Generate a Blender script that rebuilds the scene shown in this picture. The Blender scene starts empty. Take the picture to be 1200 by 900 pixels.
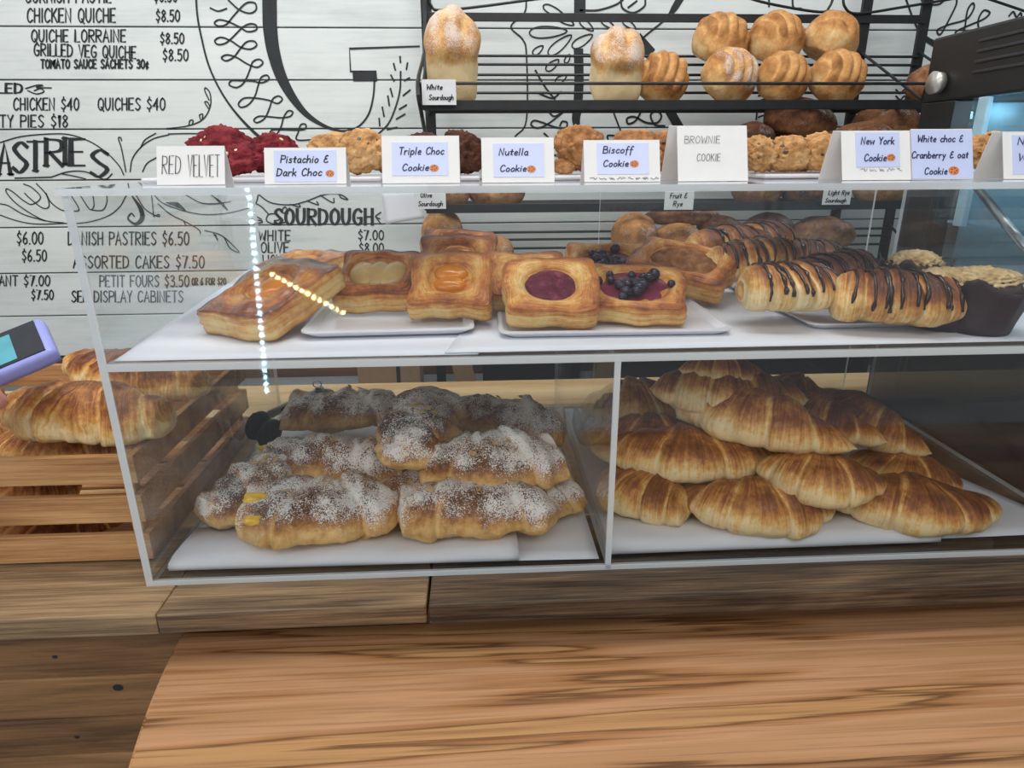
import bpy, bmesh, math, random
from mathutils import Vector, Matrix, noise
sc = bpy.context.scene
col = sc.collection
# ------------------------------------------------------------ camera, world, lights
CAM = Vector((0.3624, -0.6202, 0.4345)); FPX = 772.9
def cam_axes(p, r, y):
    fwd = Vector((math.sin(y)*math.cos(p), math.cos(y)*math.cos(p), -math.sin(p)))
    right = Vector((math.cos(y), -math.sin(y), 0)); up = right.cross(fwd)
    c, s = math.cos(r), math.sin(r)
    return c*right+s*up, -s*right+c*up, fwd
RI, UP, FW = cam_axes(0.3317, -0.0051, 0.0514)
cd = bpy.data.cameras.new('camera'); cam = bpy.data.objects.new('camera', cd); col.objects.link(cam)
M = Matrix((RI, UP, -FW)).transposed().to_4x4(); M.translation = CAM
cam.matrix_world = M; cd.sensor_width = 36; cd.lens = FPX/1200*36; cd.clip_start = .02
sc.camera = cam
w = bpy.data.worlds.new('world'); sc.world = w; w.use_nodes = True
w.node_tree.nodes['Background'].inputs[0].default_value = (.92, .96, 1, 1)
w.node_tree.nodes['Background'].inputs[1].default_value = .34
vs = sc.view_settings; vs.view_transform = 'Standard'; vs.look = 'None'; vs.gamma = 1; vs.use_curve_mapping = False
vs.exposure = 0.0
sc.cycles.transparent_max_bounces = 32
sc.cycles.max_bounces = 8
def area(name, loc, target, sx, sy, power, color):
    l = bpy.data.lights.new(name, 'AREA'); l.shape = 'RECTANGLE'; l.size = sx; l.size_y = sy
    l.energy = power; l.color = color
    o = bpy.data.objects.new(name, l); col.objects.link(o); o.location = loc
    o.rotation_euler = (Vector(target)-Vector(loc)).to_track_quat('-Z', 'Y').to_euler()
    return o
area('ceiling_light', (.35, -.15, 1.85), (.4, .1, 0), 1.5, .25, 13, (1, .96, .9))
area('ceiling_light', (-.3, .35, 1.9), (-.3, .75, .3), 1.6, .3, 11, (.95, .98, 1))
area('ceiling_light', (.9, .35, 1.9), (.8, .9, .3), 1.0, .3, 7, (.93, .97, 1))
area('front_fill_light', (-1.5, -1.7, 1.15), (.3, .3, .1), 1.3, 1.2, 16, (.96, .98, 1))  # unseen fill lamp added at front left to brighten the lower tier
area('ceiling_light', (.55, -1.25, 1.35), (.5, .2, .1), 1.6, .35, 9, (1, .97, .92))

def ray(px, py): return RI*((px-600)/FPX) - UP*((py-450)/FPX) + FW
def atz(px, py, z):
    d = ray(px, py); return CAM + d*((z-CAM.z)/d.z)
def aty(px, py, y):
    d = ray(px, py); return CAM + d*((y-CAM.y)/d.y)

# ------------------------------------------------------------ materials
def rgb(r, g, b):
    f = lambda c: (c/255/12.92 if c/255 <= .04045 else ((c/255+.055)/1.055)**2.4)
    return (f(r), f(g), f(b), 1)
class NT:
    def __init__(s, name, rough=.5, base=(.8, .8, .8, 1)):
        s.m = bpy.data.materials.new(name); s.m.use_nodes = True; s.t = s.m.node_tree
        s.b = s.t.nodes['Principled BSDF']; s.b.inputs['Roughness'].default_value = rough
        s.b.inputs['Base Color'].default_value = base
    def n(s, ty, **kw):
        o = s.t.nodes.new(ty)
        for k, v in kw.items():
            if k in o.inputs: o.inputs[k].default_value = v
            else: setattr(o, k, v)
        return o
    def l(s, a, b): s.t.links.new(a, b)
    def attr(s, name): return s.n('ShaderNodeAttribute', attribute_name=name)
    def obj(s): return s.n('ShaderNodeTexCoord').outputs['Object']
    def mapping(s, src, scale=(1, 1, 1), loc=(0, 0, 0)):
        m = s.n('ShaderNodeMapping'); m.inputs['Scale'].default_value = scale; m.inputs['Location'].default_value = loc
        s.l(src, m.inputs[0]); return m.outputs[0]
    def noise(s, src, scale=5, detail=4, rough=.55, dist=0):
        n = s.n('ShaderNodeTexNoise'); n.inputs['Scale'].default_value = scale; n.inputs['Detail'].default_value = detail
        n.inputs['Roughness'].default_value = rough; n.inputs['Distortion'].default_value = dist
        if src is not None: s.l(src, n.inputs['Vector'])
        return n.outputs['Fac']
    def ramp(s, src, stops):
        r = s.n('ShaderNodeValToRGB'); e = r.color_ramp.elements
        while len(e) < len(stops): e.new(.5)
        for i, (p, c) in enumerate(stops):
            e[i].position = p; e[i].color = c if len(c) == 4 else (*c, 1)
        s.l(src, r.inputs[0]); return r.outputs[0]
    def math(s, op, a, b=None, clamp=False):
        m = s.n('ShaderNodeMath', operation=op, use_clamp=clamp)
        for i, v in enumerate((a, b)):
            if v is None: continue
            if isinstance(v, (int, float)): m.inputs[i].default_value = v
            else: s.l(v, m.inputs[i])
        return m.outputs[0]
    def mix(s, fac, a, b, mode='MIX'):
        m = s.n('ShaderNodeMix', data_type='RGBA', blend_type=mode)
        for i, v in ((0, fac), (6, a), (7, b)):
            if isinstance(v, (int, float)): m.inputs[i].default_value = v
            elif isinstance(v, tuple): m.inputs[i].default_value = v
            else: s.l(v, m.inputs[i])
        return m.outputs[2]
    def color(s, c): s.l(c, s.b.inputs['Base Color'])
    def bump(s, h, strength=.3, dist=.002):
        b = s.n('ShaderNodeBump'); b.inputs['Strength'].default_value = strength; b.inputs['Distance'].default_value = dist
        s.l(h, b.inputs['Height']); s.l(b.outputs[0], s.b.inputs['Normal'])
W1 = (1, 1, 1, 1)
def plain(name, c, rough=.5, metal=0, var=.12, scale=60, bump=0, spec=None):
    t = NT(name, rough, c); f = t.noise(t.obj(), scale, 3)
    d = tuple(x*(1-var) for x in c[:3])+(1,); e = tuple(min(1, x*(1+var)) for x in c[:3])+(1,)
    t.color(t.ramp(f, [(.3, d), (.7, e)])); t.b.inputs['Metallic'].default_value = metal
    if spec is not None: t.b.inputs['Specular IOR Level'].default_value = spec
    if bump: t.bump(f, bump, .001)
    return t.m
def pastry(name, stops, rough=.42, lam=.5, sugar=0, spec=.35, grain=.5, coat=0, freq=3.5):
    """browning from the bake attribute, fine lamination along the wrap direction"""
    t = NT(name, rough); bk = t.attr('bake').outputs['Fac']; fl = t.attr('flow').outputs['Vector']
    lines = t.noise(t.mapping(fl, (freq, .9, 1)), 2.2, 5, .68, .5)
    spot = t.noise(t.obj(), 130, 5, .7)
    big = t.noise(t.obj(), 26, 4, .6)
    v = t.math('ADD', bk, t.math('MULTIPLY', t.math('SUBTRACT', lines, .5), lam*2))
    v = t.math('ADD', v, t.math('MULTIPLY', t.math('SUBTRACT', spot, .5), grain*1.3))
    v = t.math('ADD', v, t.math('MULTIPLY', t.math('SUBTRACT', big, .5), 1.1), True)
    c = t.ramp(v, stops)
    h = t.math('ADD', t.math('MULTIPLY', lines, 1.2), t.math('MULTIPLY', spot, .5))
    if sugar:
        sg = t.attr('sugar').outputs['Fac']
        fine = t.noise(t.obj(), 620, 2, .7)
        med = t.noise(t.obj(), 22, 3, .6)
        k = t.math('ADD', t.math('MULTIPLY', sg, .66), t.math('MULTIPLY', t.math('SUBTRACT', med, .5), 2.3))
        k = t.math('ADD', k, t.math('MULTIPLY', t.math('SUBTRACT', fine, .5), 2.3))
        k = t.ramp(k, [(.42, (0, 0, 0, 1)), (.62, W1)])
        k = t.math('MULTIPLY', k, sugar)
        c = t.mix(k, c, rgb(236, 232, 228))
        r = t.math('ADD', t.math('MULTIPLY', k, .4), rough, True); t.l(r, t.b.inputs['Roughness'])
    t.color(c); t.bump(h, .6, .0022); t.b.inputs['Specular IOR Level'].default_value = spec
    if coat: t.b.inputs['Coat Weight'].default_value = coat; t.b.inputs['Coat Roughness'].default_value = .12
    return t.m
CRO = [(0, rgb(236, 212, 164)), (.22, rgb(222, 176, 106)), (.45, rgb(192, 130, 66)), (.7, rgb(138, 80, 42)), (1, rgb(84, 46, 30))]
ALM = [(0, rgb(222, 184, 122)), (.3, rgb(200, 148, 86)), (.6, rgb(146, 96, 58)), (1, rgb(74, 46, 34))]
DAN = [(0, rgb(238, 206, 140)), (.25, rgb(224, 166, 88)), (.5, rgb(196, 118, 50)), (.75, rgb(146, 76, 34)), (1, rgb(88, 44, 26))]
BRD = [(0, rgb(240, 216, 170)), (.3, rgb(222, 178, 118)), (.6, rgb(194, 138, 82)), (1, rgb(136, 90, 56))]
RYE = [(0, rgb(190, 150, 110)), (.35, rgb(140, 96, 66)), (.7, rgb(100, 64, 46)), (1, rgb(66, 42, 32))]
mt = {}
mt['croissant'] = pastry('croissant_crust', CRO, .38, .5)
mt['almond'] = pastry('almond_crust', ALM, .5, .16, sugar=.95, grain=.8)
mt['danish'] = pastry('danish_pastry', DAN, .36, .55, coat=.15)
mt['danish_glazed'] = pastry('glazed_pastry', DAN, .25, .5, coat=.7)
mt['bread'] = pastry('bread_crust', BRD, .6, .25, spec=.2)
mt['floured'] = pastry('floured_crust', BRD, .75, .2, sugar=.55, spec=.1)
mt['rye'] = pastry('rye_crust', RYE, .7, .15, sugar=.35, spec=.15)
mt['choc_dough'] = pastry('chocolate_dough', [(0, rgb(150, 96, 66)), (.5, rgb(100, 60, 42)), (1, rgb(60, 36, 28))], .5, .4)
def cookie_mat(name, a, b, c):
    t = NT(name, .75); f = t.noise(t.obj(), 70, 6, .65); g = t.noise(t.obj(), 24, 3)
    t.color(t.ramp(t.math('ADD', t.math('MULTIPLY', f, .6), t.math('MULTIPLY', g, .4)), [(.33, a), (.5, b), (.66, c)]))
    t.bump(f, 1.0, .005); t.b.inputs['Specular IOR Level'].default_value = .15; return t.m
mt['velvet'] = cookie_mat('red_velvet_dough', rgb(70, 20, 26), rgb(120, 38, 46), rgb(150, 62, 66))
mt['tan_cookie'] = cookie_mat('golden_cookie_dough', rgb(138, 94, 56), rgb(192, 146, 96), rgb(220, 182, 132))
mt['nut_cookie'] = cookie_mat('brown_sugar_cookie_dough', rgb(112, 72, 44), rgb(166, 116, 74), rgb(198, 152, 106))
mt['choc_cookie'] = cookie_mat('chocolate_cookie_dough', rgb(52, 30, 24), rgb(84, 52, 40), rgb(112, 76, 60))
mt['crumble'] = cookie_mat('crumble_topping', rgb(150, 120, 84), rgb(206, 178, 134), rgb(230, 208, 170))
mt['chunk_dark'] = plain('chocolate_chunk', rgb(56, 34, 26), .4)
mt['chunk_pale'] = plain('white_chocolate_chunk', rgb(232, 214, 176), .5)
mt['chocolate'] = plain('chocolate_icing', rgb(46, 27, 24), .25)
mt['custard'] = plain('custard', rgb(238, 190, 60), .35)
mt['jam'] = cookie_mat('berry_jam', rgb(60, 16, 30), rgb(104, 34, 54), rgb(150, 80, 96)); mt['jam'].node_tree.nodes['Principled BSDF'].inputs['Roughness'].default_value = .25
mt['berry'] = plain('dark_blueberry', rgb(40, 26, 48), .25, var=.4, scale=90)
mt['berry_smear'] = plain('berry_juice', rgb(112, 34, 56), .2, var=.3)
mt['apricot'] = plain('apricot', rgb(206, 124, 30), .16, var=.2, scale=40)
mt['pear'] = plain('pear_slice', rgb(204, 170, 108), .25, var=.15, scale=50)
mt['crystal'] = cookie_mat('nut_topping', rgb(92, 56, 34), rgb(150, 100, 62), rgb(196, 150, 104))
mt['plate'] = plain('white_melamine', rgb(222, 222, 230), .15, var=.02)
mt['paper'] = plain('white_paper', rgb(218, 219, 226), .8, var=.03, scale=12)
mt['card'] = plain('white_card', rgb(226, 226, 226), .6, var=.02)
mt['label'] = plain('printed_label', rgb(194, 204, 238), .3, var=.02)
mt['tag_card'] = plain('tag_card', rgb(214, 216, 218), .6, var=.03)
mt['ink'] = plain('black_ink', rgb(34, 34, 40), .6, var=.1)
mt['ink_blue'] = plain('blue_black_ink', rgb(38, 42, 84), .5, var=.1)
mt['ink_faint'] = plain('pencil_ink', rgb(120, 120, 124), .7, var=.2)
mt['paint'] = plain('black_wall_paint', rgb(34, 38, 42), .6, var=.2)
mt['icon'] = plain('cookie_icon_print', rgb(206, 124, 70), .4, var=.2, scale=200)
mt['icon_dot'] = plain('icon_chip_print', rgb(96, 48, 30), .4)
mt['black_metal'] = plain('black_powder_coat', rgb(26, 27, 30), .45, var=.3)
mt['black_plastic'] = plain('black_plastic', rgb(22, 22, 24), .4, var=.2)
mt['silicone'] = plain('black_silicone', rgb(20, 20, 21), .5, var=.2)
mt['steel'] = plain('brushed_steel', rgb(170, 172, 174), .28, 1, var=.12)
mt['knob'] = plain('silver_cap', rgb(190, 186, 178), .35, .6, var=.08)
mt['dark_paper'] = plain('brown_baking_paper', rgb(48, 32, 38), .55, var=.25)
mt['muffin'] = plain('dark_muffin', rgb(52, 34, 30), .7, var=.3)
mt['lilac'] = plain('lilac_phone_case', rgb(150, 156, 224), .4, var=.05)
mt['screen'] = plain('dark_glass', rgb(52, 54, 60), .12, var=.1)
mt['teal'] = plain('teal_screen_window', rgb(92, 164, 178), .2, var=.12, scale=30)
mt['cardboard'] = plain('cardboard', rgb(150, 122, 92), .8, var=.08)
mt['bench'] = plain('grey_laminate', rgb(126, 130, 132), .35, var=.08)
mt['skin'] = plain('skin', rgb(236, 172, 164), .5, var=.05)
mt['blue_frame'] = plain('pale_blue_aluminium', rgb(166, 200, 214), .3, .2, var=.06)
mt['dark_body'] = plain('charcoal_body', rgb(40, 40, 46), .35, var=.15)
mt['led_housing'] = plain('white_led_channel', rgb(220, 220, 220), .5)
def emit(name, c, s):
    t = NT(name, .5, c); t.b.inputs['Emission Color'].default_value = c; t.b.inputs['Emission Strength'].default_value = s; return t.m
mt['led_cool'] = emit('cool_led', (.45, .82, 1, 1), 60)
mt['led_warm'] = emit('warm_led', (1, .8, .35, 1), 60)
mt['tube'] = emit('fridge_tube', (.6, .85, 1, 1), 30)
def acrylic(name, tint, f0=.045, haze=0):
    t = NT(name); nt = t.t; nt.nodes.remove(t.b); out = nt.nodes['Material Output']
    g = t.n('ShaderNodeNewGeometry'); d = t.n('ShaderNodeVectorMath', operation='DOT_PRODUCT')
    t.l(g.outputs['Normal'], d.inputs[0]); t.l(g.outputs['Incoming'], d.inputs[1])
    k = t.math('POWER', t.math('SUBTRACT', 1.0, t.math('ABSOLUTE', d.outputs['Value'])), 5.0)
    f = t.math('ADD', t.math('MULTIPLY', k, 1-f0), f0, True)
    tr = t.n('ShaderNodeBsdfTransparent'); tr.inputs[0].default_value = tint
    gl = t.n('ShaderNodeBsdfGlossy'); gl.inputs['Roughness'].default_value = .03; gl.inputs['Color'].default_value = (.95, .97, 1, 1)
    mx = t.n('ShaderNodeMixShader'); t.l(f, mx.inputs[0]); t.l(tr.outputs[0], mx.inputs[1]); t.l(gl.outputs[0], mx.inputs[2])
    o = mx.outputs[0]
    if haze:
        df = t.n('ShaderNodeBsdfDiffuse'); df.inputs[0].default_value = (.86, .9, .93, 1)
        m2 = t.n('ShaderNodeMixShader'); m2.inputs[0].default_value = haze
        t.l(o, m2.inputs[1]); t.l(df.outputs[0], m2.inputs[2]); o = m2.outputs[0]
    t.l(o, out.inputs[0]); return t.m
mt['acrylic'] = acrylic('clear_acrylic', (.975, .985, .985, 1), .035)
mt['acrylic_edge'] = acrylic('acrylic_edge', (.9, .94, .95, 1), .1, .55)
mt['fridge_glass'] = acrylic('fridge_glass', (.72, .86, .9, 1), .06, .03)
def wood(name, stops, scale=(1.2, 14, 14), dist=1.2, rough=.45, knots=0, fine=.35, detail=5, perboard=0):
    t = NT(name, rough); src = t.obj()
    if perboard:
        rnd = t.attr('board').outputs['Fac']
        cx = t.n('ShaderNodeCombineXYZ'); t.l(t.math('MULTIPLY', rnd, 7.3), cx.inputs[0]); t.l(t.math('MULTIPLY', rnd, 13.1), cx.inputs[1])
        va = t.n('ShaderNodeVectorMath', operation='ADD'); t.l(src, va.inputs[0]); t.l(cx.outputs[0], va.inputs[1]); src = va.outputs[0]
    a = t.noise(t.mapping(src, scale), 1.0, detail, .5, dist)
    b = t.noise(t.mapping(src, (scale[0]*4, scale[1]*14, scale[2]*14)), 1.0, 3, .6, .2)
    v = t.math('ADD', a, t.math('MULTIPLY', t.math('SUBTRACT', b, .5), fine))
    if perboard: v = t.math('ADD', v, t.math('MULTIPLY', t.math('SUBTRACT', rnd, .5), perboard))
    c_ = t.ramp(v, stops); fb = t.noise(t.mapping(src, (scale[0]*10, scale[1]*45, scale[2]*45)), 1.0, 4, .7, .3)
    c_ = t.mix(.5, c_, t.ramp(fb, [(.36, (.42, .36, .32, 1)), (.5, (.95, .95, .95, 1)), (.7, W1)]), 'MULTIPLY')
    if name == 'oiled_hardwood':
        hs = t.n('ShaderNodeHueSaturation'); hs.inputs['Saturation'].default_value = .91; hs.inputs['Value'].default_value = .86; t.l(c_, hs.inputs['Color']); c_ = hs.outputs[0]
    t.color(c_); t.bump(fb, .15, .0008)
    t.b.inputs['Specular IOR Level'].default_value = .35
    return t.m
mt['slab'] = wood('oiled_hardwood', [(.2, rgb(88, 54, 32)), (.31, rgb(138, 92, 52)), (.37, rgb(182, 132, 80)), (.42, rgb(196, 146, 92)), (.46, rgb(150, 100, 58)), (.475, rgb(104, 66, 38)), (.49, rgb(182, 130, 78)), (.55, rgb(200, 146, 98)), (.59, rgb(176, 118, 62)), (.605, rgb(118, 76, 42)), (.62, rgb(196, 144, 82)), (.7, rgb(184, 128, 76)), (.8, rgb(112, 70, 42))], (.34, 5.0, 5.0), 1.7, .26, fine=.2, detail=4)
mt['counter'] = wood('weathered_plank', [(.2, rgb(52, 42, 35)), (.42, rgb(98, 80, 63)), (.6, rgb(136, 112, 85)), (.85, rgb(174, 146, 110))], (2.2, 26, 26), 1.4, .5, perboard=.4, fine=.8)
mt['counter_light'] = wood('pale_pine_plank', [(.25, rgb(176, 136, 90)), (.5, rgb(212, 178, 128)), (.75, rgb(230, 200, 152))], (1.5, 14, 14), 1.0, .5)
mt['cladding'] = wood('dark_pine_cladding', [(.25, rgb(104, 74, 48)), (.5, rgb(152, 112, 74)), (.75, rgb(186, 142, 98))], (2, 22, 22), 1.4, .45, perboard=.2)
mt['crate'] = wood('crate_pine', [(.25, rgb(138, 94, 58)), (.5, rgb(186, 138, 90)), (.75, rgb(208, 164, 114))], (2, 26, 26), 1.0, .6, fine=.7)
mt['skirting'] = wood('stained_skirting', [(.25, rgb(66, 44, 30)), (.5, rgb(98, 68, 46)), (.75, rgb(126, 90, 62))], (2, 20, 20), 1.0, .5)
def wallmat():
    t = NT('white_painted_boards', .55); s = t.obj()
    a = t.noise(t.mapping(s, (1.5, 1, 5)), 2.0, 5, .6); b = t.noise(t.mapping(s, (3, 1, 60)), 2.0, 3, .6)
    v = t.math('ADD', t.math('MULTIPLY', a, .7), t.math('MULTIPLY', b, .3))
    t.color(t.ramp(v, [(.3, rgb(196, 203, 202)), (.5, rgb(221, 227, 226)), (.7, rgb(232, 236, 235))])); t.bump(b, .15, .001); return t.m
mt['wall'] = wallmat()
mt['groove'] = plain('board_gap', rgb(92, 98, 100), .8, var=.3)

# ------------------------------------------------------------ object helpers
def link(name, bm, mats, parent=None, smooth=False):
    me = bpy.data.meshes.new(name); bm.to_mesh(me); bm.free()
    if not isinstance(mats, (list, tuple)): mats = [mats]
    for m in mats: me.materials.append(m)
    if smooth: me.polygons.foreach_set('use_smooth', [True]*len(me.polygons))
    o = bpy.data.objects.new(name, me); col.objects.link(o)
    if parent is not None: o.parent = parent
    return o
def empty(name, loc=(0, 0, 0), rot=None):
    o = bpy.data.objects.new(name, None); o.empty_display_size = .02; col.objects.link(o); o.location = loc
    if rot is not None: o.rotation_euler = rot
    return o
def tag(o, label, cat, group=None, kind=None):
    o['label'] = label; o['category'] = cat
    if group: o['group'] = group
    if kind: o['kind'] = kind
    return o
def struct(o, label=None):
    o['kind'] = 'structure'
    if label: o['label'] = label
    return o
def box(bm, x0, x1, y0, y1, z0, z1, bev=0, mi=0, R=None):
    r = bmesh.ops.create_cube(bm, size=1); vs_ = r['verts']
    for v in vs_: v.co = Vector(((x0+x1)/2+v.co.x*(x1-x0), (y0+y1)/2+v.co.y*(y1-y0), (z0+z1)/2+v.co.z*(z1-z0)))
    fs = set(f for v in vs_ for f in v.link_faces)
    for f in fs: f.material_index = mi
    if bev:
        es = list(set(e for v in vs_ for e in v.link_edges))
        rr = bmesh.ops.bevel(bm, geom=es, offset=bev, segments=2, affect='EDGES', profile=.6)
        vs_ = list(set(v for f in rr['faces'] for v in f.verts) | set(v for v in vs_ if v.is_valid))
    if R is not None: bmesh.ops.transform(bm, matrix=R, verts=[v for v in vs_ if v.is_valid])
    return vs_
def tube(bm, pts, r, n=8, cap=True, flat=1.0):
    pts = [Vector(p) for p in pts]; rings = []
    rr = r if isinstance(r, (list, tuple)) else [r]*len(pts)
    prev = None
    for i, p in enumerate(pts):
        t = (pts[min(i+1, len(pts)-1)]-pts[max(i-1, 0)]).normalized()
        if prev is None:
            a = Vector((0, 0, 1)) if abs(t.z) < .9 else Vector((0, 1, 0))
            u = (a - t*a.dot(t)).normalized()
        else:
            u = (prev - t*prev.dot(t)).normalized()
        prev = u; v = t.cross(u)
        rings.append([bm.verts.new(p+u*(rr[i]*math.cos(k*2*math.pi/n))+v*(rr[i]*flat*math.sin(k*2*math.pi/n))) for k in range(n)])
    for a, b in zip(rings, rings[1:]):
        for k in range(n): bm.faces.new((a[k], a[(k+1) % n], b[(k+1) % n], b[k]))
    if cap:
        bm.faces.new(rings[0][::-1]); bm.faces.new(rings[-1])
def smooth_line(p, n=6, closed=False):
    p = [Vector(a) for a in p]
    if len(p) < 3: return p
    out = []
    for i in range(len(p)-1):
        p0 = p[i-1] if i else 2*p[0]-p[1]; p1 = p[i]; p2 = p[i+1]; p3 = p[i+2] if i+2 < len(p) else 2*p[-1]-p[-2]
        for k in range(n):
            t = k/n
            out.append(.5*((2*p1)+(p2-p0)*t+(2*p0-5*p1+4*p2-p3)*t*t+(3*p1-p0-3*p2+p3)*t**3))
    out.append(p[-1]); return out
def lathe(bm, prof, n=24, cx=0, cy=0):
    rings = []
    for r, z in prof:
        rings.append([bm.verts.new((cx+r*math.cos(k*2*math.pi/n), cy+r*math.sin(k*2*math.pi/n), z)) for k in range(n)])
    for a, b in zip(rings, rings[1:]):
        for k in range(n): bm.faces.new((a[k], a[(k+1) % n], b[(k+1) % n], b[k]))
    bm.faces.new(rings[0][::-1]); bm.faces.new(rings[-1])
# ------------------------------------------------------------ hand lettering (stroke font)
G = {}
def gl(ch, adv, *strokes): G[ch] = (adv, [([tuple(map(float, q.split(','))) for q in s.lstrip('~').split()], s.startswith('~')) for s in strokes])
gl(' ', .38)
gl('A', .6, '0,0 .27,1 .54,0', '.1,.36 .45,.36'); gl('B', .56, '0,0 0,1', '~0,1 .36,.95 .38,.62 .02,.54', '~.02,.54 .46,.46 .46,.06 0,0')
gl('C', .56, '~.5,.82 .3,1 .06,.76 .03,.28 .22,0 .5,.16'); gl('D', .58, '0,0 0,1', '~0,1 .38,.86 .5,.5 .36,.1 0,0')
gl('E', .52, '.44,0 0,0 0,1 .44,1', '0,.52 .36,.52'); gl('F', .5, '0,0 0,1 .44,1', '0,.52 .34,.52')
gl('G', .6, '~.5,.84 .3,1 .06,.76 .03,.28 .24,0 .48,.12 .5,.42', '.28,.42 .52,.42'); gl('H', .56, '0,0 0,1', '.46,0 .46,1', '0,.5 .46,.5')
gl('I', .16, '.04,0 .04,1'); gl('J', .4, '~.3,1 .3,.2 .15,0 0,.15'); gl('K', .54, '0,0 0,1', '.44,1 0,.42', '.14,.55 .48,0')
gl('L', .48, '0,1 0,0 .42,0'); gl('M', .7, '0,0 .06,1 .3,.35 .54,1 .6,0'); gl('N', .58, '0,0 0,1 .46,0 .46,1')
gl('O', .6, '~.26,1 .05,.78 .03,.28 .26,0 .5,.28 .48,.78 .26,1'); gl('P', .52, '0,0 0,1', '~0,1 .42,.92 .42,.56 0,.48')
gl('Q', .6, '~.26,1 .05,.78 .03,.28 .26,0 .5,.28 .48,.78 .26,1', '.3,.25 .54,-.1'); gl('R', .56, '0,0 0,1', '~0,1 .42,.92 .42,.58 0,.48', '.12,.48 .48,0')
gl('S', .54, '~.46,.86 .26,1 .05,.8 .22,.54 .46,.28 .24,0 .02,.14'); gl('T', .56, '0,1 .5,1', '.25,1 .25,0'); gl('U', .56, '~0,1 .01,.3 .22,0 .44,.3 .46,1')
gl('V', .54, '0,1 .24,0 .48,1'); gl('W', .76, '0,1 .17,0 .35,.7 .53,0 .68,1'); gl('Y', .54, '0,1 .24,.5 .48,1', '.24,.5 .24,0'); gl('X', .5, '0,1 .44,0', '.44,1 0,0'); gl('Z', .5, '0,1 .44,1 0,0 .44,0')
gl('0', .54, '~.24,1 .05,.78 .03,.28 .24,0 .45,.28 .44,.78 .24,1'); gl('1', .26, '0,.8 .12,1 .12,0'); gl('2', .52, '~.03,.8 .22,1 .42,.76 .2,.35 0,0', '0,0 .44,0')
gl('3', .5, '~.03,.9 .25,1 .4,.78 .16,.54', '~.16,.54 .44,.4 .36,.04 .02,.08'); gl('4', .54, '.34,0 .34,1 0,.3 .46,.3'); gl('5', .52, '.42,1 .08,1 .05,.58', '~.05,.58 .34,.6 .44,.3 .26,0 .02,.08')
gl('6', .52, '~.36,1 .12,.7 .03,.25 .22,0 .43,.22 .28,.5 .05,.35'); gl('7', .5, '0,1 .44,1 .16,0'); gl('8', .52, '~.24,1 .06,.8 .24,.54 .44,.25 .22,0 .04,.24 .24,.54 .42,.8 .24,1')
gl('9', .5, '~.4,.7 .2,.5 .04,.75 .22,1 .4,.8 .38,.4 .26,0'); gl('$', .5, '~.4,.8 .22,.92 .05,.74 .22,.52 .4,.3 .2,.1 .02,.2', '.22,1.1 .22,.94', '.22,.06 .22,-.12')
gl('.', .2, '.04,0 .08,.05'); gl('&', .5, '~.4,.9 .18,.92 .1,.62 .3,.52', '~.3,.52 .06,.42 .04,.1 .28,.02 .46,.12', '.28,1.0 .3,.9'); gl('?', .45, '~.02,.8 .2,1 .4,.75 .2,.45 .18,.25', '.17,.05 .19,0'); gl('c/', .4, '~.34,.5 .18,.6 .04,.35 .16,.08 .34,.14', '.24,.75 .14,-.1')
gl('-', .4, '.04,.5 .32,.5'); gl(',', .2, '.08,.04 .02,-.12')
gl('a', .46, '~.38,.48 .18,.56 .02,.28 .14,0 .34,.16 .38,.5', '~.38,.5 .36,.12 .44,0'); gl('b', .46, '0,1 .01,.02', '~.01,.3 .2,.56 .4,.34 .26,0 .01,.06'); gl('c', .42, '~.38,.46 .2,.56 .03,.28 .16,0 .38,.1')
gl('d', .46, '~.36,.46 .16,.54 .02,.26 .14,0 .36,.14', '.38,1 .36,0'); gl('e', .42, '~.04,.28 .36,.34 .24,.56 .04,.36 .1,.04 .36,.06'); gl('f', .36, '~.38,.92 .24,1 .14,.7 .1,-.3', '0,.5 .3,.52')
gl('g', .46, '~.38,.48 .18,.56 .02,.28 .16,.02 .36,.18', '~.4,.52 .36,-.1 .18,-.34 .0,-.2'); gl('h', .46, '0,1 .0,0', '~.0,.3 .2,.54 .36,.4 .36,0'); gl('i', .18, '.05,.54 .04,0', '.07,.76 .08,.8'); gl('k', .42, '0,1 0,0', '.34,.54 .02,.24', '.1,.3 .38,0')
gl('l', .2, '.06,1 .04,0'); gl('m', .62, '0,.54 0,0', '~0,.34 .16,.54 .27,.38 .27,0', '~.27,.34 .42,.54 .54,.38 .54,0'); gl('n', .46, '0,.54 0,0', '~0,.32 .2,.55 .36,.4 .37,0'); gl('o', .46, '~.2,.55 .03,.36 .06,.08 .22,0 .38,.18 .36,.44 .2,.55')
gl('p', .46, '.02,.54 0,-.34', '~.02,.36 .22,.56 .4,.32 .24,0 .02,.1'); gl('r', .36, '.02,.54 .01,0', '~.01,.3 .14,.52 .32,.5'); gl('s', .38, '~.32,.48 .16,.56 .06,.4 .26,.24 .22,.02 .0,.06'); gl('t', .36, '.16,.84 .14,.06 .28,.02', '0,.55 .32,.57')
gl('u', .46, '~.02,.54 .04,.1 .18,0 .36,.2 .38,.54', '.38,.54 .4,0'); gl('w', .6, '.0,.54 .12,0 .27,.44 .4,0 .54,.54'); gl('y', .46, '.02,.54 .2,.1', '.4,.54 .1,-.36'); gl('v', .44, '0,.54 .18,0 .38,.54'); gl('x', .4, '0,.54 .34,0', '.34,.54 0,0')
def text_polys(s, slant=0, track=.12):
    x = 0; out = []; i = 0
    while i < len(s):
        ch = s[i]
        if s[i:i+2] == 'c/': ch = 'c/'; i += 1
        adv, st = G[ch]
        for pts, sm in st:
            p = [Vector((x+a+slant*b, b, 0)) for a, b in pts]
            out.append(smooth_line(p, 5) if sm else p)
        x += adv+track; i += 1
    return out, x-track
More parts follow.
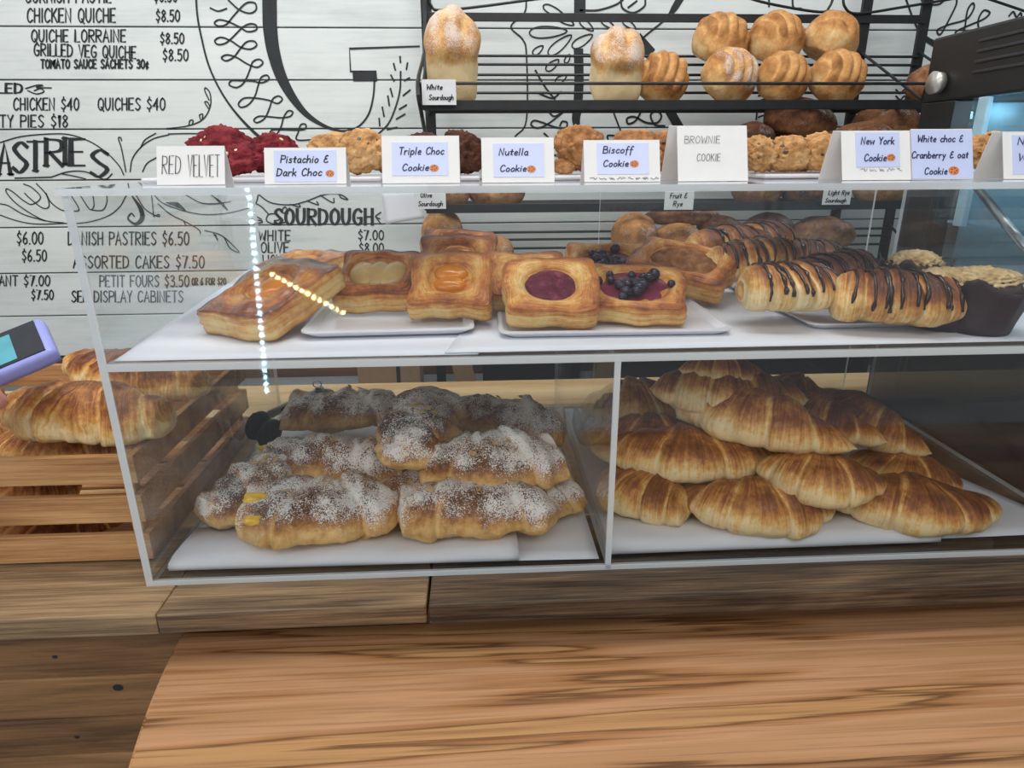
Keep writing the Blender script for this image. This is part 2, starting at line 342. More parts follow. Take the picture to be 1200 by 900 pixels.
def ribbon(bm, pts, wid, nrm, calli=0, closed_cap=True):
    """flat painted line; wid number or list; nrm the surface normal"""
    pts = [Vector(p) for p in pts]; n = len(pts)
    if n < 2: return
    ws = wid if isinstance(wid, list) else [wid]*n
    L = []
    for i in range(n):
        d = (pts[min(i+1, n-1)]-pts[max(i-1, 0)])
        if d.length < 1e-9: d = Vector((1, 0, 0))
        d.normalize(); s = nrm.cross(d).normalized(); k = ws[i]/2
        if calli: k *= (1-calli)+calli*abs(d.z)*1.0
        if 0 < i < n-1:
            a = (pts[i]-pts[i-1]).normalized(); b = (pts[i+1]-pts[i]).normalized()
            c = max(.45, math.sqrt(max(0, (1+a.dot(b))/2))); k /= c
        e = Vector((0, 0, 0))
        if i == 0: e = -d*ws[i]*.35
        if i == n-1: e = d*ws[i]*.35
        L.append((bm.verts.new(pts[i]+s*k+e), bm.verts.new(pts[i]-s*k+e)))
    for a, b in zip(L, L[1:]): bm.faces.new((a[0], a[1], b[1], b[0]))
# ------------------------------------------------------------ room
WY = 1.15
NW = Vector((0, -1, 0))
seams_px = [-32, 31, 93.5, 151.5, 211, 266, 319.5, 369.5, 417]
zs = [aty(100, p, WY).z for p in seams_px]; zs = [zs[0]+.12]+zs
bm = bmesh.new(); box(bm, -1.8, 2.6, WY+.008, WY+.03, -1.0, 1.5, mi=1)
for a, b in zip(zs, zs[1:]): box(bm, -1.8, 2.6, WY, WY+.012, b+.0017, a-.0017, bev=.0016)
z = zs[0]
while z < 1.4: box(bm, -1.8, 2.6, WY, WY+.012, z+.0017, z+.125, bev=.0016); z += .1285
wall = struct(link('wall_back', bm, [mt['wall'], mt['groove']]), 'white painted horizontal boards with black hand lettering')
LY = WY-.0012
def wp(px, py): return aty(px, py, LY)
PX = (WY-CAM.y)/FPX
def wall_text(lines, name, wpx, calli=0, slant=0, label=None):
    bm = bmesh.new()
    for s, x0, x1, yb, h, *rest in lines:
        rot = rest[0] if rest else 0
        polys, w_ = text_polys(s, slant); k = (x1-x0)/w_
        for p in polys: ribbon(bm, [wp(x0+q.x*k, yb-q.y*h+rot*(q.x*k)) for q in p], wpx*PX, NW, calli)
    o = link(name, bm, mt['paint'], wall)
    if label: o['label'] = label
    return o
wall_text([('CORNISH PASTIE', 30, 131, 3, 16), ('$8.50', 181, 208, 2, 14), ('CHICKEN QUICHE', 32, 136, 26, 16), ('$8.50', 183, 211, 25, 13),
  ('QUICHE LORRAINE', 37, 148, 49, 14), ('$8.50', 188, 216, 51, 12), ('GRILLED VEG QUICHE', 40, 160, 65, 14, .03), ('$8.50', 191, 221, 71, 13),
  ('CHICKEN $40', 16, 93, 129, 14), ('QUICHES $40', 115, 194, 129, 14), ('TY PIES $18', 0, 80, 149, 14)], 'menu_lettering', 1.5)
wall_text([('TOMATO SAUCE SACHETS 30c/', 48, 174, 80, 10)], 'menu_lettering', 1.7, label='small bold sauce line')
wall_text([('$6.00', 20, 51, 286, 14), ('$6.50', 26, 55, 306, 13), ('CROISSANT $7.00', -42, 59, 335, 12), ('$7.50', 37, 63, 351, 11),
  ('DANISH PASTRIES $6.50', 80, 222, 287, 15), ('ASSORTED CAKES $7.50', 86, 240, 314, 14), ('PETIT FOURS $3.50', 117, 222, 336, 13),
  ('OR 6 FOR $20', 225, 265, 334, 8), ('SEE DISPLAY CABINETS', 84, 215, 354, 13), ('WHITE', 303, 341, 282, 12), ('OLIVE', 306, 339, 296, 12), ('LIGHT RYE', 308, 362, 311, 12),
  ('$7.00', 420, 450, 281, 11), ('$8.00', 421, 450, 296, 11), ('$8.00', 421, 450, 311, 11)], 'menu_lettering', 1.5)
wall_text([('LED', -3, 27, 109, 11)], 'menu_lettering', 2.6, .5, label='bold heading')
bm = bmesh.new()
for ch, x0, x1, yb, h in [('P', -26, -4, 206, 36), ('A', -2, 14, 204, 36), ('S', 15, 34, 202, 35), ('T', 33, 52, 200, 34), ('R', 54, 76, 194, 31), ('I', 75, 79, 192, 30), ('E', 83, 101, 194, 31), ('S', 106, 129, 207, 31)]:
    polys, w_ = text_polys(ch); k = (x1-x0)/max(w_, .08)
    for p in polys:
        ribbon(bm, [wp(x0+q.x*k, yb-q.y*h+(0 if ch != 'S' else 0)) for q in p], 5.0*PX, NW, .62)
    if ch in 'TRIAP':
        for q in ([(0, 0)] if ch in 'RP' else [(.25, 0)] if ch == 'T' else [(.04, 0), (.04, 1)] if ch == 'I' else [(0, 0), (.54, 0)]):
            ribbon(bm, [wp(x0+q[0]*k-3.5, yb-q[1]*h), wp(x0+q[0]*k+3.5, yb-q[1]*h)], 1.8*PX, NW)
link('heading_lettering', bm, mt['paint'], wall)
bm = bmesh.new()
polys, w_ = text_polys('SOURDOUGH', 0, .16)
for p in polys: ribbon(bm, [wp(322+q.x*116/w_, 263-q.y*18) for q in p], 3.6*PX, NW, .5)
def strokes(bm, pts, wid, off=(0, 0), sc_=4.0, sm=True):
    p = [Vector((off[0]+a/sc_, off[1]+b/sc_, 0)) for a, b in pts]
    if isinstance(wid, list):
        p2 = smooth_line(p, 6) if sm else p
        w2 = [wid[min(len(wid)-1, int(i/6))]+(wid[min(len(wid)-1, int(i/6)+1)]-wid[min(len(wid)-1, int(i/6))])*((i % 6)/6) for i in range(len(p2))]
        ribbon(bm, [wp(q.x, q.y) for q in p2], [x*PX for x in w2], NW)
    else:
        ribbon(bm, [wp(q.x, q.y) for q in (smooth_line(p, 6) if sm else p)], wid*PX, NW)
O7 = (200, 200)
for s in [[(545, 240), (490, 250), (450, 235), (460, 205), (500, 205), (510, 228), (485, 235)], [(550, 200), (520, 195), (535, 170), (550, 190)], [(980, 225), (960, 215), (985, 195)], [(965, 222), (985, 250)], [(385, 205), (425, 228)], [(375, 225), (430, 236)], [(385, 252), (430, 242)],
          [(410, 110), (470, 150), (560, 160), (630, 145), (720, 112), (790, 110), (830, 135), (800, 128), (790, 112)], [(700, 115), (760, 150), (765, 130)], [(640, 142), (690, 160), (685, 145)], [(560, 158), (605, 170), (600, 155)], [(365, 140), (420, 165), (460, 205)], [(410, 112), (400, 150), (370, 175)]]:
    strokes(bm, s, 1.4, O7)
link('heading_lettering', bm, mt['paint'], wall)
bm = bmesh.new()
O6 = (0, 200); O1 = (0, 0)
for s in [[(0, 155), (40, 165), (110, 205), (210, 235)], [(0, 208), (80, 235), (170, 250), (300, 247), (400, 243), (500, 215), (560, 170), (595, 108)], [(110, 62), (150, 80), (190, 125), (150, 158), (110, 140), (60, 100), (30, 85), (35, 110), (90, 165), (200, 230), (300, 245)],
          [(170, 60), (215, 110), (230, 165), (200, 175), (140, 130), (115, 105)], [(215, 105), (240, 150), (290, 185), (330, 180), (320, 130), (305, 110)], [(330, 110), (370, 180), (345, 190)], [(375, 115), (420, 180), (440, 165), (435, 110)], [(430, 185), (480, 185), (500, 150), (500, 110)], [(740, 155), (800, 205), (870, 240), (930, 275), (940, 295)], [(720, 110), (760, 150), (850, 185), (950, 205), (1060, 200), (1170, 175)],
          [(865, 110), (940, 150), (1010, 155), (1080, 145)], [(985, 110), (1040, 150), (1065, 185), (1010, 130)], [(635, 110), (680, 180), (740, 215), (745, 205), (720, 215)], [(710, 110), (720, 215)], [(860, 235), (870, 255)], [(960, 280), (1040, 305), (1120, 380), (1080, 365), (1050, 312)], [(1000, 292), (1020, 325), (1010, 300)]]:
    strokes(bm, s, 1.2, O6)
strokes(bm, [(620, 120), (660, 180), (665, 225), (635, 250), (600, 225), (615, 200), (630, 215)], [1.5, 5, 5, 3, 2, 1.5, 1.5], O6)
strokes(bm, [(780, 150), (830, 160), (870, 188)], [1.2, 6, 1.2], O6)
for s in [[(0, 668), (100, 640), (230, 628), (330, 632), (430, 668), (510, 725), (560, 780), (580, 820)], [(240, 830), (320, 805), (400, 805), (470, 835), (500, 838), (525, 815)], [(290, 815), (345, 825), (400, 838)], [(590, 805), (570, 700), (555, 650), (565, 645), (570, 660)], [(610, 805), (620, 745), (660, 690), (720, 650), (790, 632)], [(660, 690), (680, 655), (730, 625)], [(790, 628), (880, 626), (940, 627)], [(668, 805), (690, 765), (740, 735)], [(985, 632), (1040, 648)],
          [(780, 603), (880, 590), (950, 560), (985, 500), (985, 440), (965, 412), (960, 425), (980, 470)], [(885, 588), (890, 565), (905, 565), (900, 585)], [(940, 560), (935, 540), (950, 535), (948, 558)], [(978, 510), (960, 480), (972, 478), (984, 500)], [(120, 415), (170, 400), (200, 400), (170, 410), (240, 412)], [(130, 425), (170, 440), (205, 430), (190, 415), (160, 425)]]:
    strokes(bm, s, 1.3)
strokes(bm, [(70, 835), (180, 832), (240, 830)], 1.5)
link('painted_flourish', bm, mt['paint'], wall)
bm = bmesh.new(); O2 = (200, 0); O3 = (450, 0); O4 = (650, 0); O5 = (900, 0)
strokes(bm, [(118, -20), (126, 80), (145, 180), (176, 300), (225, 410), (290, 510), (370, 600), (455, 676)], [2, 2, 2, 2, 2, 2.2, 3, 4], O2)
strokes(bm, [(185, 37), (222, 52), (262, 40)], 1.6, O2)
strokes(bm, [(270, 0), (320, 45), (370, 62), (400, 45), (395, 15), (360, 12), (330, 35), (290, 80), (260, 115), (225, 122), (205, 108), (225, 93), (265, 100), (320, 125), (360, 148), (400, 140), (400, 118), (370, 112), (335, 130), (290, 175), (255, 203), (220, 208), (207, 190), (235, 175), (280, 190), (330, 222), (375, 230), (403, 212), (390, 193), (355, 197), (325, 230), (295, 268), (260, 285), (238, 270), (265, 257), (310, 270), (360, 300), (405, 315), (432, 295), (415, 278), (385, 290), (370, 330), (345, 385), (310, 410), (275, 398), (285, 378), (330, 378), (385, 380), (425, 388), (460, 372), (452, 353), (425, 362), (410, 400), (395, 450), (365, 490), (330, 503), (318, 485), (345, 460), (400, 460), (460, 470), (500, 485), (523, 465), (505, 450), (478, 465), (462, 510), (440, 555), (405, 575), (390, 562), (415, 545), (470, 548), (520, 552), (560, 545), (572, 525), (550, 520), (530, 550), (515, 600), (490, 635), (465, 632), (475, 610), (530, 608), (590, 610), (630, 605), (632, 583), (610, 585), (598, 620), (592, 655), (670, 655)], 1.7, O2)
strokes(bm, [(463, -20), (464, 60), (466, 130), (480, 235), (512, 345), (560, 440), (625, 525), (700, 580), (780, 611), (840, 610), (890, 585), (930, 530), (950, 450), (955, 380)], [14.5, 14.5, 14.5, 13.5, 12, 9.5, 6.5, 4, 2.4, 2.2, 2, 2, 2, 2], O2)
strokes(bm, [(870, 356), (950, 356)], 10.5, O2); strokes(bm, [(1165, 217), (838, 228), (843, 335), (945, 335)], 1.6, O2, sm=False)
for s in [[(965, 635), (1020, 580), (1055, 500), (1075, 420), (1078, 335)], [(1075, 265), (1077, 293)], [(1045, 298), (1053, 328)], [(1110, 295), (1105, 325)], [(1032, 352), (1047, 380)], [(1120, 365), (1095, 378)], [(1030, 415), (1040, 452)], [(1122, 422), (1090, 448)], [(1018, 450), (1025, 495)], [(1105, 492), (1072, 512)], [(992, 502), (1000, 545)], [(1098, 535), (1058, 558)], [(977, 555), (980, 590)], [(1060, 597), (1015, 607)]]:
    strokes(bm, s, 1.8, O2)
for s in [[(668, 0), (658, 60), (595, 125), (650, 185), (668, 260), (668, 560), (615, 640)], [(200, 0), (240, 50)]]: strokes(bm, s, 1.7, O3)
def leaf(cx, cy, a, b, ang, off):
    p = []
    for k in range(13):
        t = k/12*2*math.pi; x = a*math.cos(t); y = b*math.sin(t)*(1-.3*math.cos(t))
        p.append((cx+x*math.cos(ang)-y*math.sin(ang), cy+x*math.sin(ang)+y*math.cos(ang)))
    strokes(bm, p, 1.5, off)
for q in [(770, 150, 88, 26, -.05), (825, 210, 70, 22, -.7), (930, 192, 55, 20, -.55), (722, 235, 30, 14, -.7), (790, 305, 38, 16, -.7), (860, 275, 22, 10, -1.1), (830, 370, 30, 14, -.6), (800, 55, 60, 18, .5), (850, 95, 45, 16, .5), (950, 118, 40, 16, .7), (1050, 112, 38, 14, .6), (1150, 115, 36, 14, .6)]: leaf(*q, O3)
for s in [[(860, 510), (800, 545), (770, 520), (740, 500)], [(860, 510), (770, 580), (720, 600), (690, 585), (710, 565), (800, 595), (850, 600), (858, 575), (835, 570), (825, 590)], [(710, 330), (750, 400), (800, 465)], [(730, 440), (790, 460), (830, 430)], [(750, 625), (800, 660), (910, 650)], [(800, 660), (840, 630)], [(800, 660), (845, 680)]]: strokes(bm, s, 2, O3)
strokes(bm, [(912, 245), (914, 380), (908, 500), (900, 560), (915, 610), (965, 645)], [10, 10, 10, 9, 6, 1.5], O3); strokes(bm, [(890, 262), (960, 258), (990, 290)], 2.5, O3)
strokes(bm, [(918, -10), (918, 52)], 12, O3); strokes(bm, [(920, 48), (1000, 48), (1080, 25), (1120, 0)], 2, O3)
strokes(bm, [(590, -10), (560, 40), (520, 90), (440, 155), (400, 190)], [8, 7, 2, 2, 2], O4); strokes(bm, [(395, 190), (440, 240)], 12, O4); strokes(bm, [(528, 500), (585, 600)], 10, O4)
strokes(bm, [(310, 0), (320, 40), (370, 60), (420, 30), (425, 0)], 2, O4); strokes(bm, [(345, 35), (385, 5)], 2, O4)
strokes(bm, [(412, 510), (380, 565), (345, 580), (340, 555), (375, 548), (430, 575), (480, 575), (500, 545), (480, 520), (450, 540), (470, 585), (515, 590)], 2.2, O4)
strokes(bm, [(270, 510), (300, 590), (310, 620), (290, 635), (250, 635), (250, 655)], 1.8, O4); strokes(bm, [(950, 500), (945, 560)], 2, O4)
strokes(bm, [(645, -10), (690, 110), (740, 180), (815, 222)], [2, 2, 5, 7], O5)
strokes(bm, [(720, 0), (750, 20), (800, 20), (830, 0), (870, -20), (885, 10), (860, 70), (810, 160), (795, 140), (850, 115), (930, 90), (965, 40), (960, 15), (935, 50), (920, 140), (890, 180), (880, 150), (940, 120), (1010, 90), (1040, 60), (1010, 50), (985, 100), (1000, 165), (1040, 175), (1065, 140), (1030, 135)], 2, O5)
for k in range(7):
    cx = 700+k*0; y0 = 420+k*30
    strokes(bm, [(600, y0), (620, y0+18), (640, y0), (660, y0+18), (680, y0), (695, y0+15), (700, y0)], 1.8, O5)
strokes(bm, [(1130, 75), (1150, 55), (1165, 80), (1185, 60), (1190, 90)], 2, O5); strokes(bm, [(5, 0), (5, 30)], 2, O5); strokes(bm, [(115, 0), (120, 35), (155, 40)], 2, O5)
for k in range(5): strokes(bm, [(955, 450+k*25), (985, 440+k*25), (990, 460+k*25), (1015, 448+k*25)], 1.8, O4)
link('painted_emblem', bm, mt['paint'], wall)

# floor, back bench, counter
bm = bmesh.new(); box(bm, -1.8, 2.6, -1.6, WY+.03, -1.02, -1.0)
struct(link('floor', bm, mt['bench']))
bm = bmesh.new(); box(bm, -1.79, 2.59, .86, WY-.002, -.17, -.135, bev=.002); box(bm, -1.79, 2.59, .9, WY-.002, -1.0, -.17)
o = link('back_bench', bm, mt['bench']); tag(o, 'grey laminate back bench running along the white board wall', 'bench')
bm = bmesh.new(); box(bm, -1.79, 2.59, WY-.022, WY-.002, -.135, aty(100, 418, WY).z, bev=.002)
struct(link('trim_back', bm, mt['skirting']), 'brown stained timber strip along the foot of the board wall')
YB = .665
def setboard(o, vals):
    a = o.data.attributes.new('board', 'FLOAT', 'POINT'); a.data.foreach_set('value', vals)
cnt = empty('counter', (.4, .3, -1.0)); tag(cnt, 'rustic timber service counter carrying the clear display case', 'counter')
def wparts(name, mat_, boxes, bev=.0015, parent=cnt):
    for i, b in enumerate(boxes):
        bm = bmesh.new(); box(bm, *b, bev=bev)
        o = link(name, bm, mat_, parent); o.matrix_parent_inverse = Matrix.Translation(-parent.location)
        setboard(o, [(1.0, .72, .12)[i] if name == 'front_plank' else random.Random(i*7+len(name)).random()]*len(o.data.vertices))
xs1 = atz(181, 722, 0).x; xs2 = atz(501, 707, 0).x
wparts('front_plank', mt['counter'], [(-1.5, xs1-.0004, -.049, .12, -.025, 0), (xs1+.0004, xs2-.0012, -.05, .12, -.023, 0), (xs2+.0012, 2.2, -.051, .12, -.025, 0)], .0028)
wparts('worktop', mt['counter_light'], [(-1.5, .949, .1205, YB, -.025, -.0002), (.95, 2.2, .5005, YB, -.025, -.0002)])
wparts('dark_plank', mt['skirting'], [(.95, 2.2, .1205, .4995, -.025, -.0002)])
zc = [aty(60, p, .0).z for p in (700, 795, 843, 886)]
zc[0] = -.0255; zc += [zc[-1]-.055*k for k in range(1, 16)]
wparts('cladding_board', mt['cladding'], [(-1.5, 2.2, 0, .02, b+.0002, a-.0002) for a, b in zip(zc, zc[1:])], .004)
bm = bmesh.new(); box(bm, -1.48, 2.18, .0205, YB-.02, -1.0, -.0255); o = link('carcass', bm, mt['cladding'], cnt); o.matrix_parent_inverse = Matrix.Translation(-cnt.location)
for px, py, r in [(64, 770, .0022), (138, 806, .0045), (90, 864, .0022)]:
    bm = bmesh.new(); p = aty(px, py, -.0006); bmesh.ops.create_circle(bm, cap_ends=True, radius=r, segments=14, matrix=Matrix.Translation(p) @ Matrix.Rotation(math.pi/2, 4, 'X') @ Matrix.Scale(1.3, 4, (1, 0, 0)))
    o = link('knot', bm, mt['ink'], cnt); o.matrix_parent_inverse = Matrix.Translation(-cnt.location)
# foreground slab
ZS = -.06
bm = bmesh.new()
edge = [atz(*p, ZS) for p in [(214, 740), (200, 765), (184, 800), (170, 835), (158, 870), (148, 905), (140, 960)]]
pl = smooth_line([(p.x, p.y, 0) for p in edge], 4)
pl = [Vector((pl[0].x+.004, -.001, 0))]+pl
outl = [(p.x, p.y) for p in pl]+[(edge[-1].x, -.52), (2.0, -.52), (2.0, -.001)]
vt = [bm.verts.new((x, y, ZS)) for x, y in outl]; vb = [bm.verts.new((x, y, ZS-.04)) for x, y in outl]
bm.faces.new(vt[::-1]); bm.faces.new(vb); n = len(vt)
for i in range(n): bm.faces.new((vt[i], vt[(i+1) % n], vb[(i+1) % n], vb[i]))
bmesh.ops.recalc_face_normals(bm, faces=bm.faces)
be = [e for e in bm.edges if all(abs(v.co.z-ZS) < 1e-6 for v in e.verts)]
bmesh.ops.bevel(bm, geom=be, offset=.003, segments=2, affect='EDGES')
slab = empty('table', (1, -.25, -1.0)); tag(slab, 'oiled hardwood slab table with bold grain in the foreground', 'table')
o = link('table_top', bm, mt['slab'], slab); o.matrix_parent_inverse = Matrix.Translation(-slab.location)
for lx, ly in ((.25, -.46), (1.9, -.46), (.25, -.08), (1.9, -.08)):
    bm = bmesh.new(); box(bm, lx-.03, lx+.03, ly-.03, ly+.03, -1.0, ZS-.04, bev=.003)
    o = link('leg', bm, mt['slab'], slab); o.matrix_parent_inverse = Matrix.Translation(-slab.location)

# ------------------------------------------------------------ acrylic case
HT, H1, DP, CW, CX = .4102, .2492, .505, 1.092, .5
TH = .006
case = empty('display_case', (.54, .25, 0)); tag(case, 'clear acrylic two tier pastry display case on the timber counter', 'display case')
def pane(name, x0, x1, y0, y1, z0, z1, label=None, axis=None):
    """clear sheet; the four narrow sides get the milky edge material"""
    bm = bmesh.new(); box(bm, x0, x1, y0, y1, z0, z1)
    d = [x1-x0, y1-y0, z1-z0]; ax = d.index(min(d))
    for f in bm.faces:
        n = f.normal; f.material_index = 0 if abs(n[ax]) > .9 else 1
    o = link(name, bm, [mt['acrylic'], mt['acrylic_edge']], case); o.matrix_parent_inverse = Matrix.Translation(-case.location)
    return o
pane('top_panel', -.004, CW+.004, -.004, DP+.02, HT-.006, HT)
pane('shelf', TH, CW-TH, .0035, DP-.006, H1-.007, H1)
pane('side_panel', 0, TH, 0, DP, 0, HT-.0062)
pane('side_panel', CW-TH, CW, 0, DP, 0, HT-.0062)
pane('divider', CX-.003, CX+.003, .0035, DP-.006, .0065, H1-.0072)
pane('front_panel', TH+.0002, CW-TH-.0002, 0, .003, 0, HT-.0064)
pane('base_panel', TH+.0002, CW-TH-.0002, .0034, DP-.0005, 0, .006)
pane('back_door', CW*.52, CW-TH-.05, DP-.0055, DP-.0005, .0065, H1-.008)
pane('back_door', CW*.52, CW-TH-.05, DP-.0055, DP-.0005, H1+.0005, HT-.0065)
bm = bmesh.new(); box(bm, CX-.003, CX+.003, -.0006, .0034, .001, H1-.0072)
o = link('joint_strip', bm, mt['acrylic_edge'], case); o.matrix_parent_inverse = Matrix.Translation(-case.location)
bm = bmesh.new(); box(bm, .001, CW-.001, -.0006, 0, H1-.0075, H1-.0002); box(bm, .001, CW-.001, -.0006, 0, 0, .006)
o = link('front_rail', bm, mt['acrylic_edge'], case); o.matrix_parent_inverse = Matrix.Translation(-case.location)
bm = bmesh.new(); box(bm, .0, .0075, -.0008, 0, 0, HT-.0064)
o = link('corner_strip', bm, mt['acrylic_edge'], case); o.matrix_parent_inverse = Matrix.Translation(-case.location)
ZB = .0062

# ------------------------------------------------------------ pastry builders
def sstep(a, b, x):
    t = max(0, min(1, (x-a)/(b-a))); return t*t*(3-2*t)
def nz(p, s=1, o=0): return noise.noise(Vector((p[0]*s+o*7.7, p[1]*s-o*3.1, p[2]*s+o*1.9)))
def frame(A, B, roll=0):
    X = (B-A); L = X.length; X.normalize()
    Z = Vector((0, 0, 1)); Z = (Z-X*X.dot(Z)).normalized(); Y = Z.cross(X)
    m = Matrix((X, Y, Z)).transposed().to_4x4() @ Matrix.Rotation(roll, 4, 'X')
    m.translation = (A+B)/2; return m, L
from mathutils.bvhtree import BVHTree
def parts_of(o): return [o]+[c for c in o.children]+[d for c in o.children for d in c.children]
def wverts(o):
    """world triangles of a thing, parts included"""
    V, F = [], []
    def go(ob, M):
        if ob.type == 'MESH':
            n = len(V); V.extend(M @ v.co for v in ob.data.vertices); F.extend([tuple(n+i for i in p.vertices) for p in ob.data.polygons])
        for c in ob.children: go(c, M @ c.matrix_parent_inverse @ c.matrix_basis)
    go(o, o.matrix_basis); return V, F
def move(o, d): o.location = o.location+Vector(d)
def fit(o, x0=-9, x1=9, y0=-9, z0=None, sit=True):
    V, F = wverts(o); ax, bx = min(v.x for v in V), max(v.x for v in V); ay = min(v.y for v in V); az = min(v.z for v in V)
    dx = max(0, x0-ax) or min(0, x1-bx); dy = max(0, y0-ay); dz = 0
    if z0 is not None: dz = z0-az if (sit or az < z0) else 0
    move(o, (dx, dy, dz))
def unclip(objs, maxd=.03, step=.002, fixed=(), key=None):
    """lift piled things apart, lowest first, towards where there is room"""
    objs = sorted(objs, key=key or (lambda o: o.location.z)); done = []
    for f in fixed: done.append(BVHTree.FromPolygons(*wverts(f)))
    for o in objs:
        V, F = wverts(o); d = (CAM-o.location).normalized(); k = 0
        while k*step < maxd:
            t = BVHTree.FromPolygons([v+d*(k*step) for v in V], F)
            if not any(t.overlap(b) for b in done): break
            k += 1
        move(o, d*(k*step)); done.append(BVHTree.FromPolygons([v+d*(k*step) for v in V], F))
class Body:
    """laminated roll: bent spine, stepped wraps, flat underside; kind tunes it"""
    def __init__(s, L, w, h, bend=.02, nseg=7, seed=0, tip=.3, p=2.2, q=.7, skew=.35, step=.5, wr=.02, flat=.62, blunt=0, base=.12, ledge=.1, top=.62, crumple=0, asym=0):
        s.__dict__.update(L=L, w=w, h=h, bend=bend, nseg=nseg, seed=seed, tip=tip, p=p, q=q, skew=skew, step=step, wr=wr, flat=flat, blunt=blunt, base=base, ledge=ledge, top=top, crumple=crumple, asym=asym)
        rr = random.Random(seed); s.j = [rr.uniform(-.18, .18) for _ in range(40)]; s.hump = rr.uniform(-.08, .08); s.ph = rr.uniform(0, 6)
    def env(s, u):
        a = min(1, abs(u-s.hump*(1-u*u)))
        tp = s.tip*(1+s.asym*u); return tp+(1-tp)*(1-a**s.p)**s.q
    def at(s, u, v):
        sn, cs = math.sin(v), math.cos(v)
        us = u + s.skew/s.nseg*cs*(1 if u > 0 else -1)*min(1, abs(u)*4)
        t = us*s.nseg/2+.5+s.j[int((us+2)*3) % 40]*.3
        k = math.floor(t); f = t-k
        uc = (k+.5-.5)/(s.nseg/2)
        if uc < 0: f = 1-f
        e0 = s.env(u); ec = s.env(max(-1, min(1, uc)))
        wrap = 1-(abs(2*f-1))**4.5           # round over each wrap, sharp crease
        r = e0*(1-s.step)+min(ec, e0*1.25)*s.step
        endf = 1 if s.blunt else sstep(1.0, .93, abs(u))
        r *= (.86+.14*wrap)*(1-s.ledge*f)
        x = s.L/2*u
        y = s.bend*(u*u-.35)
        qx = nz((x, y+cs*.03, sn*.03), 28, s.seed); q2 = nz((x, cs*.04, sn*.04), 90, s.seed+3)
        q3 = nz((us*s.nseg*2.6, v*.55, 0), 1, s.seed+6)
        r *= 1+(.15+.12*s.crumple)*qx+s.wr*2*q2+.035*q3
        if not s.blunt: r *= .25+.75*sstep(0, .07, 1-abs(u))
        yy = s.w/2*r*cs
        zz = s.h/2*r*sn if sn > 0 else -s.h/2*r*s.flat*abs(sn)**.75
        if s.crumple:
            a3 = nz((x, cs*.03, sn*.03), 16, s.seed+11); r3 = 1-abs(nz((x*1.0, cs*.022, sn*.03), 46, s.seed+12))*2
            lipb = math.exp(-((sn+.12)/.16)**2); cut = math.exp(-((sn-.2)/.1)**2); gg = .5+.5*nz((x, cs, 0), 14, s.seed+15)
            yy *= 1+.2*lipb*gg-.12*cut*gg
            yy *= 1+.3*a3; zz *= 1+.22*nz((x, cs*.02, .3), 22, s.seed+13)+.1*r3*(sn > 0)
        # tilt the section so it is normal to the bent spine
        dy = s.bend*2*u/(s.L/2); k2 = 1/math.sqrt(1+dy*dy)
        px = x-yy*dy*k2; py = y+yy*k2
        bake = s.base+s.top*sstep(-.1, .9, sn)*(.5+.5*wrap)+.12*(1-f)*sstep(0, .5, sn)
        bake *= .5+.5*sstep(1, .62, abs(u)); bake += .3*(s.j[(k*5+7) % 40]/.18)*.5*sstep(0, .5, sn)
        bake -= .22*(1-sstep(.2, .6, wrap))
        return Vector((px, py, zz)), bake, (us*s.nseg, v/math.pi, s.seed*1.37)
    def build(s, nu=110, nv=34, pinch=None):
        bm = bmesh.new(); la = []
        rings = []
        for i in range(nu+1):
            u = -1+2*i/nu; u = math.copysign(abs(u)**.9, u) if u else 0
            ring = []
            for k in range(nv):
                v = 2*math.pi*k/nv-math.pi/2
                c, b, f = s.at(u, v)
                ring.append(bm.verts.new(c)); la.append((b, f, max(0, math.sin(v))))
            rings.append(ring)
        for a, b in zip(rings, rings[1:]):
            for k in range(nv): bm.faces.new((a[k], b[k], b[(k+1) % nv], a[(k+1) % nv]))
        for ring, u, rev in ((rings[0], -1, 1), (rings[-1], 1, 0)):
            # closed end: spiral swirl of the cut end when blunt
            c0 = sum((v.co for v in ring), Vector())/nv
            prev = ring
            for j, sc2 in enumerate((.72, .45, .2)):
                rg = []
                for k, v in enumerate(ring):
                    c = c0+(v.co-c0)*sc2; c.x += (u*s.L*(.012+.01*j) if s.blunt else 0)*(1+.4*math.sin(j*2.5))
                    rg.append(bm.verts.new(c)); la.append((.1+.25*(j % 2), (0, (1-sc2)*4, s.seed), 0))
                for k in range(nv):
                    f = (prev[k], prev[(k+1) % nv], rg[(k+1) % nv], rg[k])
                    bm.faces.new(f if rev else f[::-1])
                prev = rg
            bm.faces.new(prev if rev else prev[::-1])
        bm.verts.index_update()
        bmesh.ops.recalc_face_normals(bm, faces=bm.faces)
        return bm, la
def attrs(o, la, sugar=None):
    me = o.data
    a = me.attributes.new('bake', 'FLOAT', 'POINT'); a.data.foreach_set('value', [x[0] for x in la])
    a = me.attributes.new('flow', 'FLOAT_VECTOR', 'POINT'); a.data.foreach_set('vector', [c for x in la for c in x[1]])
    a = me.attributes.new('sugar', 'FLOAT', 'POINT'); a.data.foreach_set('value', [x[2] for x in la])
def croissant(name, A, B, w, h, label, cat='croissant', group=None, mat_='croissant', roll=0, root=None, **kw):
    m, L = frame(A, B, roll); b = Body(L, w, h, **kw); bm, la = b.build()
    o = link(name, bm, mt[mat_], None, True); attrs(o, la); o.matrix_world = m; tag(o, label, cat, group)
    return o, b
def blob_la(bm, f): return [f(v.co) for v in bm.verts]
